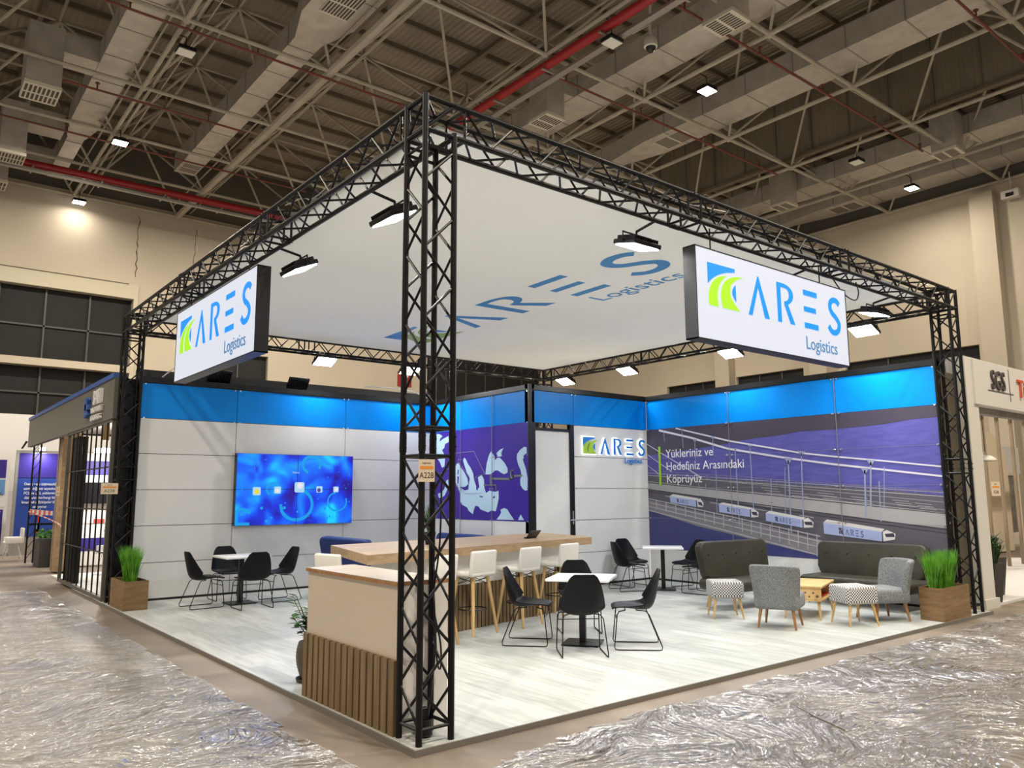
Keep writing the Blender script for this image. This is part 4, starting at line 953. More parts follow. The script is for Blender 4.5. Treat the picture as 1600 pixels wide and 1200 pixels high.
# bar stools
def bar_stool():
    t = thing('bar_stool', 'x', 'bar stool', (0, 0, 0), 0, 'white leather bar stools at the long counter')
    MB().rbox((.02, 0, .715), (.42, .43, .07), .028, 3).build('seat', 'stool', t, True, True)
    R = Matrix.Translation((-.175, 0, .84)) @ Matrix.Rotation(-.12, 4, 'Y')
    MB().rbox((0, 0, 0), (.055, .44, .30), .024, 3, R).build('backrest', 'stool', t, True, True)
    for sx in (-1, 1):
        for sy in (-1, 1): MB().cyl((sx * .215, sy * .215, 0), (sx * .125, sy * .125, .69), .0155, 10, 0, .024).build('leg', 'beech', t, True, True)
    MB().tube([(.172 * math.cos(a * PI / 12), .172 * math.sin(a * PI / 12), .29) for a in range(24)], .0075, 8, closed=True).build('foot_ring', 'blackm', t, True, True)
    b = MB().cyl((0, 0, .60), (0, 0, .69), .016, 8)
    for sx in (-1, 1):
        for sy in (-1, 1): b.cyl((0, 0, .60), (sx * .14, sy * .14, .67), .004, 5).cyl((sx * .14, sy * .14, .58), (-sx * .02, -sy * .02, .685), .004, 5)
    for s_ in (-1, 1): b.cyl((s_ * .14, -.14, .58), (s_ * .13, .14, .66), .004, 5).cyl((-.14, s_ * .14, .66), (.14, s_ * .14, .58), .004, 5)
    b.build('wire_bracing', 'blackm', t, False, True)
    return t
BS = bar_stool(); BS.location = (2.80, 3.26, 0); BS.rotation_euler = (0, 0, 101 * DEG); BS['label'] = 'white bar stool just right of the nearest truss column'
for x, y, r, lb in ((3.62, 3.36, 104, 'white bar stool in the middle of the three right of the column'), (4.50, 3.58, 104, 'white bar stool nearest the right end of the counter'),
                (2.00, 2.94, 102, 'white bar stool seen through the nearest truss column'), (1.36, 3.92, 14, 'white bar stool at the left end of the counter behind the reception desk')):
    copy_tree(BS, None, (x, y, 0), r * DEG, lb)
# long bar counter
t = thing('bar_counter', 'long oak topped bar counter with vertical slats below white panels', 'bar counter', (3.5, 4.3, 0))
TP = [(1.21, 2.98), (5.52, 3.95), (5.90, 5.50), (1.69, 4.86)]
MB().poly([(*p, .915) for p in TP], (0, 0, 1), .105).build('countertop', 'woodx', t)
BP = [(1.95, 3.29), (5.2, 4.03), (5.5, 5.22), (2.2, 4.72)]
MB().poly([(*p, .0) for p in BP], (0, 0, 1), .915).build('base_panel', 'offw', t)
b = MB()
def slats(b, p, q, zt, pitch, wd, th, z0=.0):
    p = Vector((*p, 0)); q = Vector((*q, 0)); d = (q - p); L_ = d.length; d.normalize(); nrm = Vector((d.y, -d.x, 0)); n = int(L_ / pitch)
    for k in range(n):
        a = p + d * (L_ * k / n); c = a + d * wd
        b.poly([(a.x, a.y, z0), (c.x, c.y, z0), (c.x + nrm.x * th, c.y + nrm.y * th, z0), (a.x + nrm.x * th, a.y + nrm.y * th, z0)], (0, 0, 1), zt - z0)
slats(b, BP[0], BP[1], .55, .072, .052, .02); slats(b, BP[1], BP[2], .55, .072, .052, .02); slats(b, BP[3], BP[0], .55, .072, .052, .02)
b.build('slat_cladding', 'slat', t)
b = MB(); 
def back_strip(b, p, q, zt):
    p = Vector((*p, 0)); q = Vector((*q, 0)); d = (q - p).normalized(); nr = Vector((d.y, -d.x, 0)) * .006
    b.poly([(p.x, p.y, 0), (q.x, q.y, 0), (q.x + nr.x, q.y + nr.y, 0), (p.x + nr.x, p.y + nr.y, 0)], (0, 0, 1), zt)
for i, j in ((0, 1), (1, 2), (3, 0)): back_strip(b, BP[i], BP[j], .55)
b.build('slat_backing', 'slatback', t)
# things on the counter
t = thing('tablet', 'black tablet leaning on its stand on the bar counter', 'tablet', (4.62, 4.3, 1.02), 15 * DEG)
MB().rbox((0, 0, .062), (.27, .012, .15), .004, 1, Matrix.Translation((0,0,.01)) @ Matrix.Rotation(.7, 4, 'X')).build('body', 'tvblk', t, False, True)
MB().box((-.10, -.02, 0), (.10, .06, .02)).build('stand', 'blackm', t, False, True)
t = thing('potted_plant', 'small spiky plant in a black pot on the counter behind the column', 'plant', (2.72, 4.1, 1.02))
MB().lathe([(0, 0), (.06, 0), (.08, .16), (.07, .16), (.065, .13), (0, .13)], n=16).build('pot', 'blackm', t, True, True)
b = MB()
for k in range(34):
    a = random.uniform(0, 6.28); L_ = random.uniform(.15, .42); s_ = random.uniform(.15, .6)
    p0 = Vector((.02 * math.cos(a), .02 * math.sin(a), .13)); p1 = p0 + Vector((math.cos(a) * L_ * s_ * .5, math.sin(a) * L_ * s_ * .5, L_ * .7)); p2 = p0 + Vector((math.cos(a) * L_ * s_, math.sin(a) * L_ * s_, L_))
    sd = Vector((-math.sin(a), math.cos(a), 0)) * .009
    b.add([p0 - sd, p0 + sd, p1 + sd, p2, p1 - sd], [(0, 1, 2, 4), (4, 2, 3)])
b.build('foliage', 'leaf', t, False, True)
# reception desk
t = thing('reception_desk', 'white laminate reception desk, warm shade put into its colour, with oak top and walnut slats beside the nearest column', 'reception desk', (.2, 1.05, 0))
MB().box((.005, .300, .0), (.42, 1.80, 1.015)).build('body', 'beige', t)
MB().box((-.008, .286, 1.019), (.44, 1.82, 1.043)).build('desktop', 'woodtop', t)
MB().box((-.012, .284, 1.013), (.444, 1.824, 1.038)).build('edge_band', 'leg', t)
b = MB(); n = 15
for k in range(n):
    y = .288 + (1.815 - .288) * k / n; b.box((-.030, y, 0), (.004, y + .077, .505))
b.build('slat_cladding', 'slat', t)
MB().box((-.004, .30, 0), (.004, 1.80, .50)).build('slat_backing', 'slatback', t)
MB().box((.03, .287, 0), (.42, .300, 1.015)).build('end_panel', 'offw', t)
# ficus
t = thing('potted_plant', 'leafy green plant in a ribbed pot left of the reception desk', 'plant', (.24, 2.22, 0))
prof = [(0, .03), (.085, .03)]
for k in range(25): 
    z = .03 + k * .0133; r = .085 + .045 * math.sin(k / 24 * PI * .82) + .003 * (k % 2); prof.append((r, z))
prof += [(.075, .36), (.07, .33), (0, .33)]
MB().lathe(prof, n=28).build('pot', 'pot', t, True, True)
MB().lathe([(0, 0), (.12, 0), (.13, .035), (.12, .035), (.11, .01)], n=24).build('saucer', 'tray', t, True, True)
b = MB(); lf = MB()
def leaf(b, p, d, L_, wd):
    d = d.normalized(); s_ = d.cross(Z); s_ = s_.normalized() if s_.length > .1 else X; u = s_.cross(d)
    b.add([p, p + d * L_ * .35 + s_ * wd, p + d * L_ * .7 + s_ * wd * .8 - Z * L_ * .06, p + d * L_ - Z * L_ * .15, p + d * L_ * .7 - s_ * wd * .8 - Z * L_ * .06, p + d * L_ * .35 - s_ * wd, p + d * L_ * .4 - u * wd * .25, p + d * L_ * .7 - Z * L_ * .06 - u * wd * .2],
          [(0, 1, 6), (1, 2, 7, 6), (2, 3, 7), (3, 4, 7), (4, 5, 6, 7), (5, 0, 6)])
for k in range(13):
    a = k * 2.4; L_ = random.uniform(.22, .46); sp = random.uniform(.2, .75)
    pts = smooth2([(0, 0, .32), (math.cos(a) * sp * L_ * .4, math.sin(a) * sp * L_ * .4, .32 + L_ * .5), (math.cos(a) * sp * L_, math.sin(a) * sp * L_, .33 + L_)], 4)
    b.tube(pts, .004, 5)
    for i, p in enumerate(pts[2:]):
        for s_ in range(2):
            aa = random.uniform(0, 6.28); leaf(lf, Vector(p), Vector((math.cos(aa), math.sin(aa), random.uniform(-.2, .7))), random.uniform(.075, .12), random.uniform(.022, .033))
b.build('stems', 'bark', t, True, True); lf.build('foliage', 'leaf', t, False, True)

# sofas
def back_slab(wd, hh, th, r_top, r_bot, taper, buttons, mname):
    b = bmesh.new(); pts = []
    def arc(cx, cz, r, a0, a1, n=6):
        return [(cx + r * math.cos(a0 + (a1 - a0) * k / n), cz + r * math.sin(a0 + (a1 - a0) * k / n)) for k in range(n + 1)]
    hw = wd / 2
    pts += arc(hw - r_top, hh - r_top, r_top, 0, PI / 2) + arc(-hw + r_top, hh - r_top, r_top, PI / 2, PI) + arc(-hw + r_bot + taper, r_bot, r_bot, PI, 1.5 * PI) + arc(hw - r_bot - taper, r_bot, r_bot, 1.5 * PI, 2 * PI)
    vs = [b.verts.new((0, x, z)) for x, z in pts]; f = b.faces.new(vs)
    r = bmesh.ops.extrude_face_region(b, geom=[f]); 
    for v in r['geom']:
        if isinstance(v, bmesh.types.BMVert): v.co.x += th
    bmesh.ops.bevel(b, geom=[e for e in b.edges if abs(e.verts[0].co.x - e.verts[1].co.x) < 1e-5], offset=.04, segments=4, affect='EDGES', profile=.5)
    b.verts.index_update(); return b
def sofa(label, loc, deg, wd, mname, buttons=5, depth=.66, cat='sofa', group=None, bh=.56):
    t = thing('button_sofa', label, cat, (*loc, 0), deg * DEG, group)    # local +x is the front
    MB().rbox((.02, 0, .335), (depth, wd, .17), .065, 4).build('seat', mname, t, True, True)
    R = Matrix.Translation((-depth / 2 + .04, 0, .36)) @ Matrix.Rotation(-.16, 4, 'Y')
    bk = MB().bm(back_slab(wd - .02, bh, .15, .11, .14, .03, buttons, mname), R).build('backrest', mname, t, True, True)
    for k in range(buttons):
        y = (k - (buttons - 1) / 2) * (wd * .80 / max(buttons - 1, 1))
        bt = MB().cyl(R @ Vector((.146, y, bh * .66)), R @ Vector((.163, y, bh * .66)), .02, 12, 0, .013); bt.build('button', mname, bk, True, True)
    for sx in (-1, 1):
        for sy in (-1, 1): MB().cyl((sx * (depth / 2 - .06) + .02, sy * (wd / 2 - .12), 0), (sx * (depth / 2 - .12) + .02, sy * (wd / 2 - .16), .26), .013, 10, 0, .022).build('leg', 'beech' if mname != 'navy' else 'leg', t, True, True)
    return t
sofa('olive leather button-back sofa standing with its back to the corner table', (7.36, 2.50), -96, 1.50, 'olive', bh=.58)
sofa('longer olive leather button-back sofa against the bridge picture', (8.62, 1.36), 180, 1.72, 'olive', bh=.54)
sofa('navy blue sofa left behind the bar counter, end towards the video wall', (3.45, 7.35), 0, 1.7, 'navy', 0, bh=.60)
sofa('navy blue sofa behind the bar counter under the sea map', (5.5, 7.75), 180, 1.6, 'navy', 0, bh=.56)
# armchairs
def armchair():
    t = thing('armchair', 'x', 'armchair', (0, 0, 0), 0, 'grey tweed armchairs')
    MB().rbox((.03, 0, .325), (.54, .54, .19), .05, 4).build('seat', 'grey', t, True, True)
    n = 14; b = MB(); rows = [(.24, .24, 0), (.32, .25, .0), (.45, .26, .02), (.58, .275, .045), (.68, .285, .07), (.755, .285, .095), (.785, .27, .10)]
    g = []
    for side in (0, 1):
        for (z, hw, ln) in rows:
            for j in range(n + 1):
                u = -1 + 2 * j / n
                x = -.235 - ln + .16 * abs(u) ** 3.2 - (0 if side == 0 else .075); y = u * (hw + (.035 if side else 0)); zz = z
                if z > .7: zz = z - .015 * abs(u) ** 4
                if side and z == rows[0][0]: zz = z
                b.v.append(Vector((x, y, zz)))
    w1 = n + 1; m_ = len(rows); N_ = m_ * w1
    for s_ in (0, 1):
        for i in range(m_ - 1):
            for j in range(n): a = s_ * N_ + i * w1 + j; b.f.append((a, a + 1, a + w1 + 1, a + w1))
    for i in range(m_ - 1):
        for j in (0, n): a = i * w1 + j; b.f.append((a, a + w1, a + w1 + N_, a + N_))
    for j in range(n):
        for i in (0, m_ - 1): a = i * w1 + j; b.f.append((a, a + 1, a + 1 + N_, a + N_))
    b.m = [0] * len(b.f); bk = b.build('backrest', 'grey', t, True, True)
    md = bk.modifiers.new('s', 'SUBSURF'); md.levels = 1; md.render_levels = 2
    for sx in (-1, 1):
        for sy in (-1, 1): MB().cyl((sx * .235 + .01, sy * .225, 0), (sx * .19 + .01, sy * .19, .25), .0125, 10, 0, .023).build('leg', 'leg', t, True, True)
    return t
AC = armchair(); AC.location = (6.03, 1.13, 0); AC.rotation_euler = (0, 0, 22 * DEG); AC['label'] = 'grey tweed armchair seen from behind, in front of the coffee table'
copy_tree(AC, None, (7.58, .58, 0), 150 * DEG, 'grey tweed armchair facing left, beside the long grass planter')
# poufs
PF = thing('pouf', 'x', 'pouf', (0, 0, 0), 0, 'houndstooth poufs on wooden legs')
MB().rbox((0, 0, .38), (.43, .43, .22), .035, 4).build('cushion', 'hound', PF, True, True)
for sx in (-1, 1):
    for sy in (-1, 1): MB().cyl((sx * .20, sy * .20, 0), (sx * .155, sy * .155, .28), .011, 10, 0, .021).build('leg', 'beech', PF, True, True)
PF.location = (6.14, 2.03, 0); PF.rotation_euler = (0, 0, 48 * DEG); PF['label'] = 'black and white checked pouf in front of the shorter olive sofa'
copy_tree(PF, None, (6.90, .62, 0), 62 * DEG, 'black and white checked pouf between the two grey armchairs')
# coffee table
t = thing('coffee_table', 'low wooden coffee table with a box shelf between the armchairs', 'coffee table', (7.2, 1.42, 0), 20 * DEG)
MB().rbox((0, 0, .425), (1.0, .52, .03), .006, 2).build('tabletop', 'beech', t, True, True)
MB().box((-.49, -.25, .26), (-.46, .25, .41)).box((.46, -.25, .26), (.49, .25, .41)).box((-.49, -.25, .245), (.49, .25, .265)).box((-.49, .23, .26), (.49, .25, .41)).build('box_shelf', 'beech', t, False, True)
b = MB()
for k in range(9):
    y = -.2 + .05 * k; z = .30 + .06 * (k % 2) + random.uniform(-.01, .01); b.cyl((-.4915, y, z), (-.4895, y, z), random.uniform(.012, .022), 8)
b.build('cutouts', 'bark', t, False, True)
MB().box((-.45, -.2, .266), (.45, .22, .27)).build('shelf_lining', 'red', t, False, True)
for sx in (-1, 1):
    for sy in (-1, 1): MB().cyl((sx * .46, sy * .225, 0), (sx * .42, sy * .20, .25), .012, 10, 0, .022).build('leg', 'beech', t, True, True)
# grass planters
def grass_planter(label, x0, x1, y0, y1, hh, n, tall, clumps):
    t = thing('grass_planter', label, 'planter', ((x0 + x1) / 2, (y0 + y1) / 2, 0)); T = .018
    MB().box((x0, y0, 0), (x1, y0 + T, hh)).box((x0, y1 - T, 0), (x1, y1, hh)).box((x0, y0 + T, 0), (x0 + T, y1 - T, hh)).box((x1 - T, y0 + T, 0), (x1, y1 - T, hh)).box((x0 + T, y0 + T, 0), (x1 - T, y1 - T, .02)).build('planter_box', 'planter', t)
    MB().box((x0 + T, y0 + T, hh - .06), (x1 - T, y1 - T, hh - .035)).build('soil', 'soil', t)
    for cx, cy in clumps:
        b = MB()
        for k in range(n):
            a = random.uniform(0, 6.28); r = .045 * math.sqrt(random.random()); p0 = Vector((cx + r * math.cos(a), cy + r * math.sin(a), hh - .04))
            L_ = tall * random.uniform(.75, 1.08); lean = random.uniform(.02, .30) * (1 if random.random() < .93 else 1.8); a2 = a + random.uniform(-.5, .5); dv = Vector((math.cos(a2), math.sin(a2), 0))
            p1 = p0 + dv * L_ * lean * .35 + Z * L_ * .55; p2 = p0 + dv * L_ * lean * .9 + Z * L_
            f_ = random.uniform(0, 3.14); sd = Vector((math.cos(f_), math.sin(f_), 0)) * .0035
            b.add([p0 - sd, p0 + sd, p1 + sd, p1 - sd, p2], [(0, 1, 2, 3), (3, 2, 4)])
        b.build('grass_tuft', 'grass', t)
grass_planter('small wooden planter of artificial grass at the left truss column', -.03, .31, 8.03, 8.88, .42, 420, .52, [(.14, 8.25), (.14, 8.45), (.14, 8.65)])
grass_planter('long wooden planter of artificial grass at the right truss column', 7.91, 8.74, -.05, .25, .42, 380, .50, [(8.0, .1), (8.17, .12), (8.36, .08), (8.56, .12)])
# number notices
def notice(name, label, o, xd, num, up=Z, wd=.20, hh=.20, narrow=True, out=None):
    o = Vector(o); xd = Vector(xd).normalized(); nr = xd.cross(Z).normalized()
    t = thing(name, label, 'notice', o)
    P = lambda u, v, d=0: o + xd * u + Z * v + nr * d
    MB().poly([P(0, 0), P(wd, 0), P(wd, hh), P(0, hh)], nr, .004).build('card', 'paper', t)
    MB().poly([P(.1 * wd, .56 * hh, .004), P(.9 * wd, .56 * hh, .004), P(.9 * wd, .70 * hh, .004), P(.1 * wd, .70 * hh, .004)], nr, .001).build('orange_band', 'orange', t)
    b = MB(); text_mb(b, num, hh * .38, P(wd / 2, .16 * hh, .004), xd, Z, .001, align='CENTER', sx=.8 if narrow else 1.1); text_mb(b, 'logitrans', hh * .12, P(wd / 2, .80 * hh, .004), xd, Z, .001, align='CENTER')
    b.build('lettering', 'ink', t); return t
dv = Vector((CR.x, CR.y, 0)).normalized()
notice('number_notice', 'orange and cream notice A228 tied to the nearest truss column', (-.075, .02, 1.745) - dv * 0 + Vector((0, -.035, 0)) if False else Vector((-.045, -.028, 1.745)), (1, -.35, 0), 'A228', wd=.115, hh=.155)
notice('number_notice', 'cream notice A228 tied to the left truss column', (-.24, 8.96, 1.70), (1, -.1, 0), 'A228', wd=.24, hh=.17, narrow=False)

# ------------------------------------------------------------ neighbouring stand on the left
t = thing('fascia_board', 'grey fascia with a blue top strip and raised pale letters on the left stand', 'fascia', (-.02, 14, 2.94))
MB().box((-.05, 9.42, 2.94), (.05, 18.9, 3.62)).build('board', 'fascia', t)
MB().box((-.07, 9.42, 3.62), (.12, 18.95, 3.70)).build('blue_strip', 'fblue', t)
MB().box((.05, 12.6, 3.35), (3.0, 18.9, 3.5)).build('soffit', 'standw', t)
b = MB(); text_mb(b, 'BATI', .36, (-.055, 10.82, 3.28), (0, -1, 0), (0, 0, 1), .05, sx=.85); text_mb(b, 'INNOVATIVE', .13, (-.055, 10.95, 3.14), (0, -1, 0), (0, 0, 1), .05, sx=1.1); text_mb(b, 'LOGISTICS', .13, (-.055, 10.95, 3.0), (0, -1, 0), (0, 0, 1), .05, sx=1.2)
b.build('raised_letters', 'standw', t)
b = MB()
for a in (0, PI / 3, 2 * PI / 3): b.box((-.04, -.19, -.05), (.04, .19, .05), 0, Matrix.Translation((-.08, 11.35, 3.28)) @ Matrix.Rotation(a, 4, 'X'))
b.build('blue_star', 'fblue', t)
t = thing('oak_column', 'pale oak clad column carrying the A226 notice on the left stand', 'column', (.4, 16.0, 0))
MB().box((.26, 15.72, 0), (.62, 16.3, 3.74)).build('cladding', 'woodx', t)
MB().box((.255, 16.12, 0), (.262, 16.15, 3.74)).build('groove', 'bark', t)
notice('number_notice', 'cream notice A226 on the oak column of the left stand', (.255, 16.12, 1.68), (0, -1, 0), 'A226', wd=.42, hh=.22, narrow=False)
t = thing('bar_screen', 'dark metal grille screen of thin vertical bars beside the left column', 'screen', (.0, 11.4, 0))
MB().box((-.03, 9.52, 0), (.03, 13.45, .06)).box((-.03, 9.48, 0), (.03, 9.54, 2.94)).box((-.03, 13.4, 0), (.03, 13.45, 2.94)).box((-.03, 9.5, 2.9), (.03, 13.45, 2.96)).build('frame', 'fascia', t)
for k in range(8):
    y = 9.95 + k * .43; MB().cyl((0, y, .06), (0, y, 2.92), .014, 8).build('bar', 'blackm', t, True)
for z in (.75, 1.45, 2.15): MB().cyl((0, 9.52, z), (0, 13.4, z), .012, 8).build('cross_bar', 'blackm', t, True)
tag(MB().box((.06, 12.7, 0), (.22, 13.38, 2.85)).build('dark_cabinet', 'gate'), 'tall dark panel standing behind the left end of the grille', 'cabinet')
t = thing('stand_mast', 'thin black lattice mast at the far corner of the left stand', 'mast', (.14, 18.9, 0))
for dx in (0, .16): MB().cyl((.1 + dx, 18.9, 0), (.1 + dx, 18.9, 3.6), .022, 8).build('tube', 'blackm', t, True)
b = MB()
for k in range(14): b.cyl((.1, 18.9, .1 + k * .25), (.26, 18.9, .35 + k * .25), .008, 6)
b.box((.1, 18.88, 3.3), (2.5, 18.92, 3.36)); b.box((.1, 18.88, .95), (1.9, 18.92, 1.0)); b.build('bracing', 'blackm', t)
t = thing('hedge_planter', 'dark planter with clipped green hedge behind the oak column', 'planter', (.55, 18.1, 0))
MB().box((.22, 17.7, -.04), (1.25, 18.5, .62)).build('planter_box', 'darkpot', t)
b = MB()
for k in range(420):
    p = Vector((random.uniform(.24, 1.22), random.uniform(17.72, 18.48), random.uniform(.62, .85))); leaf(b, p, Vector((random.uniform(-1, 1), random.uniform(-1, 1), random.uniform(0, 1))), .09, .03)
b.build('foliage', 'grass', t)
t = thing('barrier_tape', 'red and white barrier tape strung from the mast across the oak column', 'barrier tape', (.1, 17, 1.1))
MB().poly([(.1, 18.8, 1.22), (.24, 16.3, 1.24), (.24, 16.3, 1.34), (.1, 18.8, 1.36)], (-1, 0, 0), .004).build('band', 'tape', t)
MB().tube(smooth2([(.08, 18.8, 1.3), (.2, 16.2, 1.14), (.05, 13.9, 1.05), (.0, 13.4, .93)], 5), .014, 6).build('twisted_end', 'tape', t)
# room behind the grille
t = thing('stand_back_wall', 'white inner wall with purple bands seen through the grille', 'stand wall', (2.5, 17.2, 0))
MB().box((.70, 17.1, 0), (6.4, 17.2, 2.75)).build('wall_panel', 'standw', t)
MB().box((.70, 17.09, 2.20), (6.4, 17.1, 2.55)).box((.70, 17.09, .35), (6.4, 17.1, .66)).build('purple_band', 'purple', t)
MB().box((.9, 17.08, 1.02), (2.0, 17.095, 1.12)).build('red_stripe', 'tape', t)
tag(MB().box((.98, 16.95, 1.50), (2.4, 17.07, 2.02)).build('wall_screen', 'tvblk'), 'black screen on the wall behind the grille', 'screen')
for k in range(4): tag(MB().box((.95 + k * .5, 15.2, 2.95), (1.10 + k * .5, 15.3, 3.35)).build('hanging_baffle', 'wood'), 'wooden baffle hanging above the grille room', 'baffle', 'wooden baffles above the grille')
struct(MB().box((.10, 9.6, -.04), (6.4, 15.0, .0)).build('floor_neighbour', 'standw'))
li = bpy.data.lights.new('neighbour_light', 'AREA'); li.size = .5; li.energy = 90; li.color = (1, .96, .9); lo = bpy.data.objects.new('neighbour_light', li)
t = thing('ceiling_spot', 'bright lamp inside the left stand glowing above the white wall', 'lamp', (1.5, 15.9, 2.75)); sc.collection.objects.link(lo); lo.parent = t; lo.location = (0, 0, -.1)
MB().rbox((0, 0, 0), (1.1, .3, .1), .03).build('lamp_glass', 'lamp', t, True, True)
t = thing('side_cabinet', 'black cabinet standing behind the grille near the left column', 'cabinet', (1.1, 12.6, 0))
MB().box((.65, 11.7, 0), (1.3, 12.6, .98)).build('body', 'blackm', t); MB().box((.6, 11.65, .98), (1.35, 12.65, 1.02)).build('top', 'gatebar', t)
def shell_white(label, x, y, deg):
    t = thing('shell_chair', label, 'chair', (x, y, 0), deg * DEG)
    MB().rbox((0, 0, .45), (.45, .45, .06), .028).rbox((-.2, 0, .64), (.06, .45, .40), .028).rbox((0, .2, .52), (.40, .05, .16), .02).rbox((0, -.2, .52), (.40, .05, .16), .02).build('seat_shell', 'standw', t, True, True)
    for sx in (-1, 1):
        for sy in (-1, 1): MB().cyl((sx * .2, sy * .2, 0), (sx * .1, sy * .1, .43), .012, 8).build('leg', 'steel', t, True, True)
shell_white('white shell chair seen through the grille', 1.15, 14.6, 200)
shell_white('white shell chair at the far left edge of the photo', .0, 20.6, 180)
# NGL stand further back
t = thing('display_panel', 'blue display panel with white Turkish text left of the oak column', 'display panel', (.8, 22.8, 0))
MB().box((.16, 22.8, -.04), (.24, 22.9, 3.06)).box((.24, 22.8, 2.98), (2.4, 22.9, 3.06)).box((.24, 22.82, -.04), (2.4, 22.9, .5)).build('frame', 'galv', t)
MB().box((.24, 22.81, .5), (2.4, 22.88, 2.98)).build('print', 'nglblue', t)
MB().box((.24, 22.80, 2.25), (2.4, 22.81, 2.98)).build('upper_band', 'purple', t)
b = MB()
for i, s_ in enumerate(('Deniz yolu taşımacılığı', 'uzmanlığımız sayesinde', 'FCL ve LCL yüklerinizi', 'dünyanın herhangi bir', 'limanından Eskişehir’den', 'taşıyoruz')): text_mb(b, s_, .112, (.86, 22.795, 2.02 - i * .135), (.85, 0, 0), (0, 0, 1), .003, align='CENTER')
b.build('text', 'm_text', t)
b = MB()
for k in range(5): b.box((.78 + .03 * k, 22.79, .62 + k * .02), (.90 - .0 * k, 22.8, .72 + k * .2), k % 2)
b.build('printed_ship', ['red', 'nglsky'], t)
t = thing('display_panel', 'white edged panel with blue landscape print at the far left edge', 'display panel', (-.4, 23.6, 0))
MB().box((-1.2, 23.6, -.04), (.12, 23.7, 2.95)).build('board', 'standw', t)
MB().box((-1.1, 23.59, .2), (.02, 23.6, 1.3)).box((-1.1, 23.59, 2.25), (.02, 23.6, 2.8)).build('purple_print', 'purple', t)
MB().box((-1.1, 23.59, 1.75), (.02, 23.6, 2.2)).build('sky_print', 'nglsky', t)
b = MB(); text_mb(b, 'NGL', .16, (-.33, 23.585, 1.72), X, Z, .003); b.build('text', 'lgrey', t)
b = MB(); text_mb(b, 'Özel', .13, (-.20, 23.585, 1.38), X, Z, .003); text_mb(b, 'yükler', .13, (-.36, 23.585, 1.18), X, Z, .003); b.build('white_text', 'm_text', t)
tag(MB().box((-6, 24.6, -.04), (3.6, 24.7, 4.3)).build('stand_wall', 'standw'), 'pale wall behind the blue display panel at the far left', 'stand wall')
t = thing('spotlight', 'small bright spotlight shining above the blue display panel', 'lamp', (.78, 22.6, 3.1))
MB().rbox((0, 0, 0), (.2, .14, .1), .02).box((-.01, .05, -.03), (.01, .26, 0)).box((-.01, .22, -.06), (.01, .26, 0)).build('housing', 'blackm', t, True, True); MB().box((-.08, -.085, -.05), (.08, -.07, .05)).build('lamp_glass', 'lamp', t, local=True)
li = bpy.data.lights.new('spot_light', 'AREA'); li.size = .3; li.energy = 22; lo = bpy.data.objects.new('spot_light', li); sc.collection.objects.link(lo); lo.parent = t; lo.location = (0, -.12, -.1)
MB().poly([(.25, 22.7, 3.1), (.30, 22.7, 3.1), (.42, 22.7, 3.32), (.36, 22.7, 3.34)], Y, .03).build('wing', 'blackm', t)
# ------------------------------------------------------------ neighbouring stand on the right
t = thing('portal_frame', 'cream portal with raised grey and red letters at the right edge', 'portal', (9.9, .2, 0))
MB().box((9.75, .15, 0), (10.16, .42, 3.0)).box((9.75, .15, 3.0), (16, .42, 3.72)).box((10.0, .12, 3.0), (16, .15, 3.70)).build('portal', 'sgs', t)
MB().box((9.74, .13, -.04), (10.26, .44, .10)).build('plinth', 'sgs', t)
MB().box((10.16, .3, 2.9), (16, .42, 3.0)).build('lintel_edge', 'stone', t)
MB().box((11.4, .42, 3.0), (11.66, .72, 3.05)).build('lamp_arm', 'stone', t)
b = MB(); text_mb(b, 'SGS', .44, (10.62, .12, 3.28), X, Z, .03, sx=.78); b.build('grey_letters', 'lgrey', t)
MB().box((10.5, .112, 3.245), (11.55, .12, 3.255)).box((11.40, .112, 3.12), (11.41, .12, 3.66)).build('crosshair', 'lgrey', t)
b = MB(); text_mb(b, 'Türk', .44, (11.72, .12, 3.22), X, Z, .03, sx=1.0); b.build('red_letters', 'lred', t)
struct(MB().box((9.75, .2, -.04), (20, 12, -.005)).build('floor_portal', 'standw'))
for i, x in enumerate((16.35, 17.2, 18.05, 18.9)):
    tag(MB().box((x, 2.38, 0), (x + .11, 2.43, 3.45)).build('wood_fin', 'fin'), 'upright wooden fin in the right stand', 'fin', 'wooden fins behind the portal')
tag(MB().box((15.0, 2.25, 3.45), (22, 2.5, 3.6)).build('fin_rail', 'fin'), 'wooden rail on top of the upright fins', 'rail')
t = thing('advert_wall', 'warm cream rounded wall with red vertical lettering behind the fins', 'stand wall', (20, 4, 0))
pts = [(19.9, 0), (22.9, 0), (22.9, 2.4)] + [(21.4 + 1.5 * math.cos(a), 2.4 + 1.0 * math.sin(a)) for a in (.4, .8, 1.2, 1.57, 2.0, 2.4, 2.8)] + [(19.9, 2.4)]
MB().poly([(x, 4.2, z) for x, z in pts], Y, .2).build('panel', 'peach', t)
b = MB(); text_mb(b, 'SPEED', .80, (21.15, 4.19, .75), (0, 0, 1), (-1, 0, 0), .02, sx=.95); b.build('red_letters', 'red', t)
MB().box((20.15, 4.17, .9), (20.24, 4.19, 2.3)).build('red_bar', 'red', t)
t = thing('poster', 'grey photographic poster with white board at the far right edge', 'poster', (22, 5, 0))
MB().box((22.4, 5.0, .4), (26, 5.1, 2.2)).build('grey_print', 'stone', t)
MB().box((22.2, 4.9, 2.25), (26, 5.0, 3.1)).build('white_board', 'standw', t)
b = MB(); text_mb(b, 'CHS', .35, (22.5, 4.89, 2.45), X, Z, .01); b.build('text', 'lgrey', t)
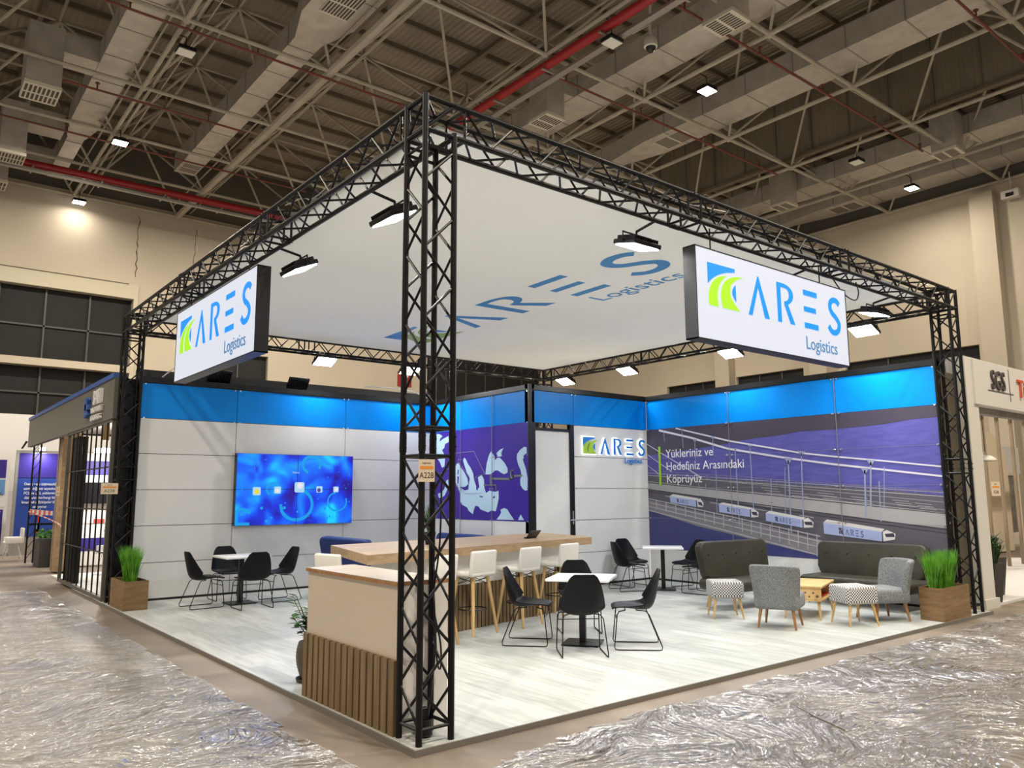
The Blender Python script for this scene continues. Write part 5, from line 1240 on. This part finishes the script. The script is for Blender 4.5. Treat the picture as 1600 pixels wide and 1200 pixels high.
t = thing('pendant_lamp', 'white dome pendant lamp hanging inside the right portal', 'lamp', (11.53, .62, 2.18))
MB().lathe([(.16, 0), (.165, .01), (.15, .045), (.09, .085), (.035, .11), (.025, .15), (0, .155)], n=28).build('shade', 'sgs', t, True, True)
MB().cyl((0, 0, .15), (0, 0, .82), .006, 6).build('cord', 'blackm', t, True, True)
MB().lathe([(0, .03), (.04, .03), (.045, .055), (0, .07)], n=14).build('bulb', 'lamp_off', t, True, True)
notice('number_notice', 'cream notice A246 beside the pendant lamp in the right portal', (10.22, .10, 1.60), X, 'A246', wd=.34, hh=.22, narrow=False)
def dark_planter(label, x, y, hh, w0, w1, n):
    t = thing('dark_planter', label, 'planter', (x, y, 0), 0, 'tapered dark planters with bushy leaves')
    b = MB().add([(-w0, -w0, -.03), (w0, -w0, -.03), (w0, w0, -.03), (-w0, w0, -.03), (-w1, -w1, hh), (w1, -w1, hh), (w1, w1, hh), (-w1, w1, hh)], [(0, 3, 2, 1), (4, 5, 6, 7), (0, 1, 5, 4), (1, 2, 6, 5), (2, 3, 7, 6), (3, 0, 4, 7)])
    b.build('tapered_box', 'darkpot', t, False, True)
    b = MB()
    for k in range(n):
        a = random.uniform(0, 6.28); L_ = random.uniform(.25, .5); s_ = random.uniform(.2, 1.0)
        r0 = random.uniform(0, w1 * .8); p0 = Vector((r0 * math.cos(a * 3), r0 * math.sin(a * 3), hh - .01)); d = Vector((math.cos(a), math.sin(a), 0)); p1 = p0 + d * L_ * s_ * .5 + Z * L_ * .7; p2 = p0 + d * L_ * s_ + Z * L_ * random.uniform(.5, 1)
        sd = Vector((-math.sin(a), math.cos(a), 0)) * .016
        b.add([p0 - sd * .4, p0 + sd * .4, p1 + sd, p2, p1 - sd], [(0, 1, 2, 4), (4, 2, 3)])
    b.build('foliage', 'leafd', t, False, True); return t
dark_planter('tapered dark planter with bushy leaves nearest the portal post', 10.45, .36, .58, .14, .20, 150)
dark_planter('dark planter with bushy leaves cut by the right photo edge', 11.35, .75, .60, .22, .28, 180)
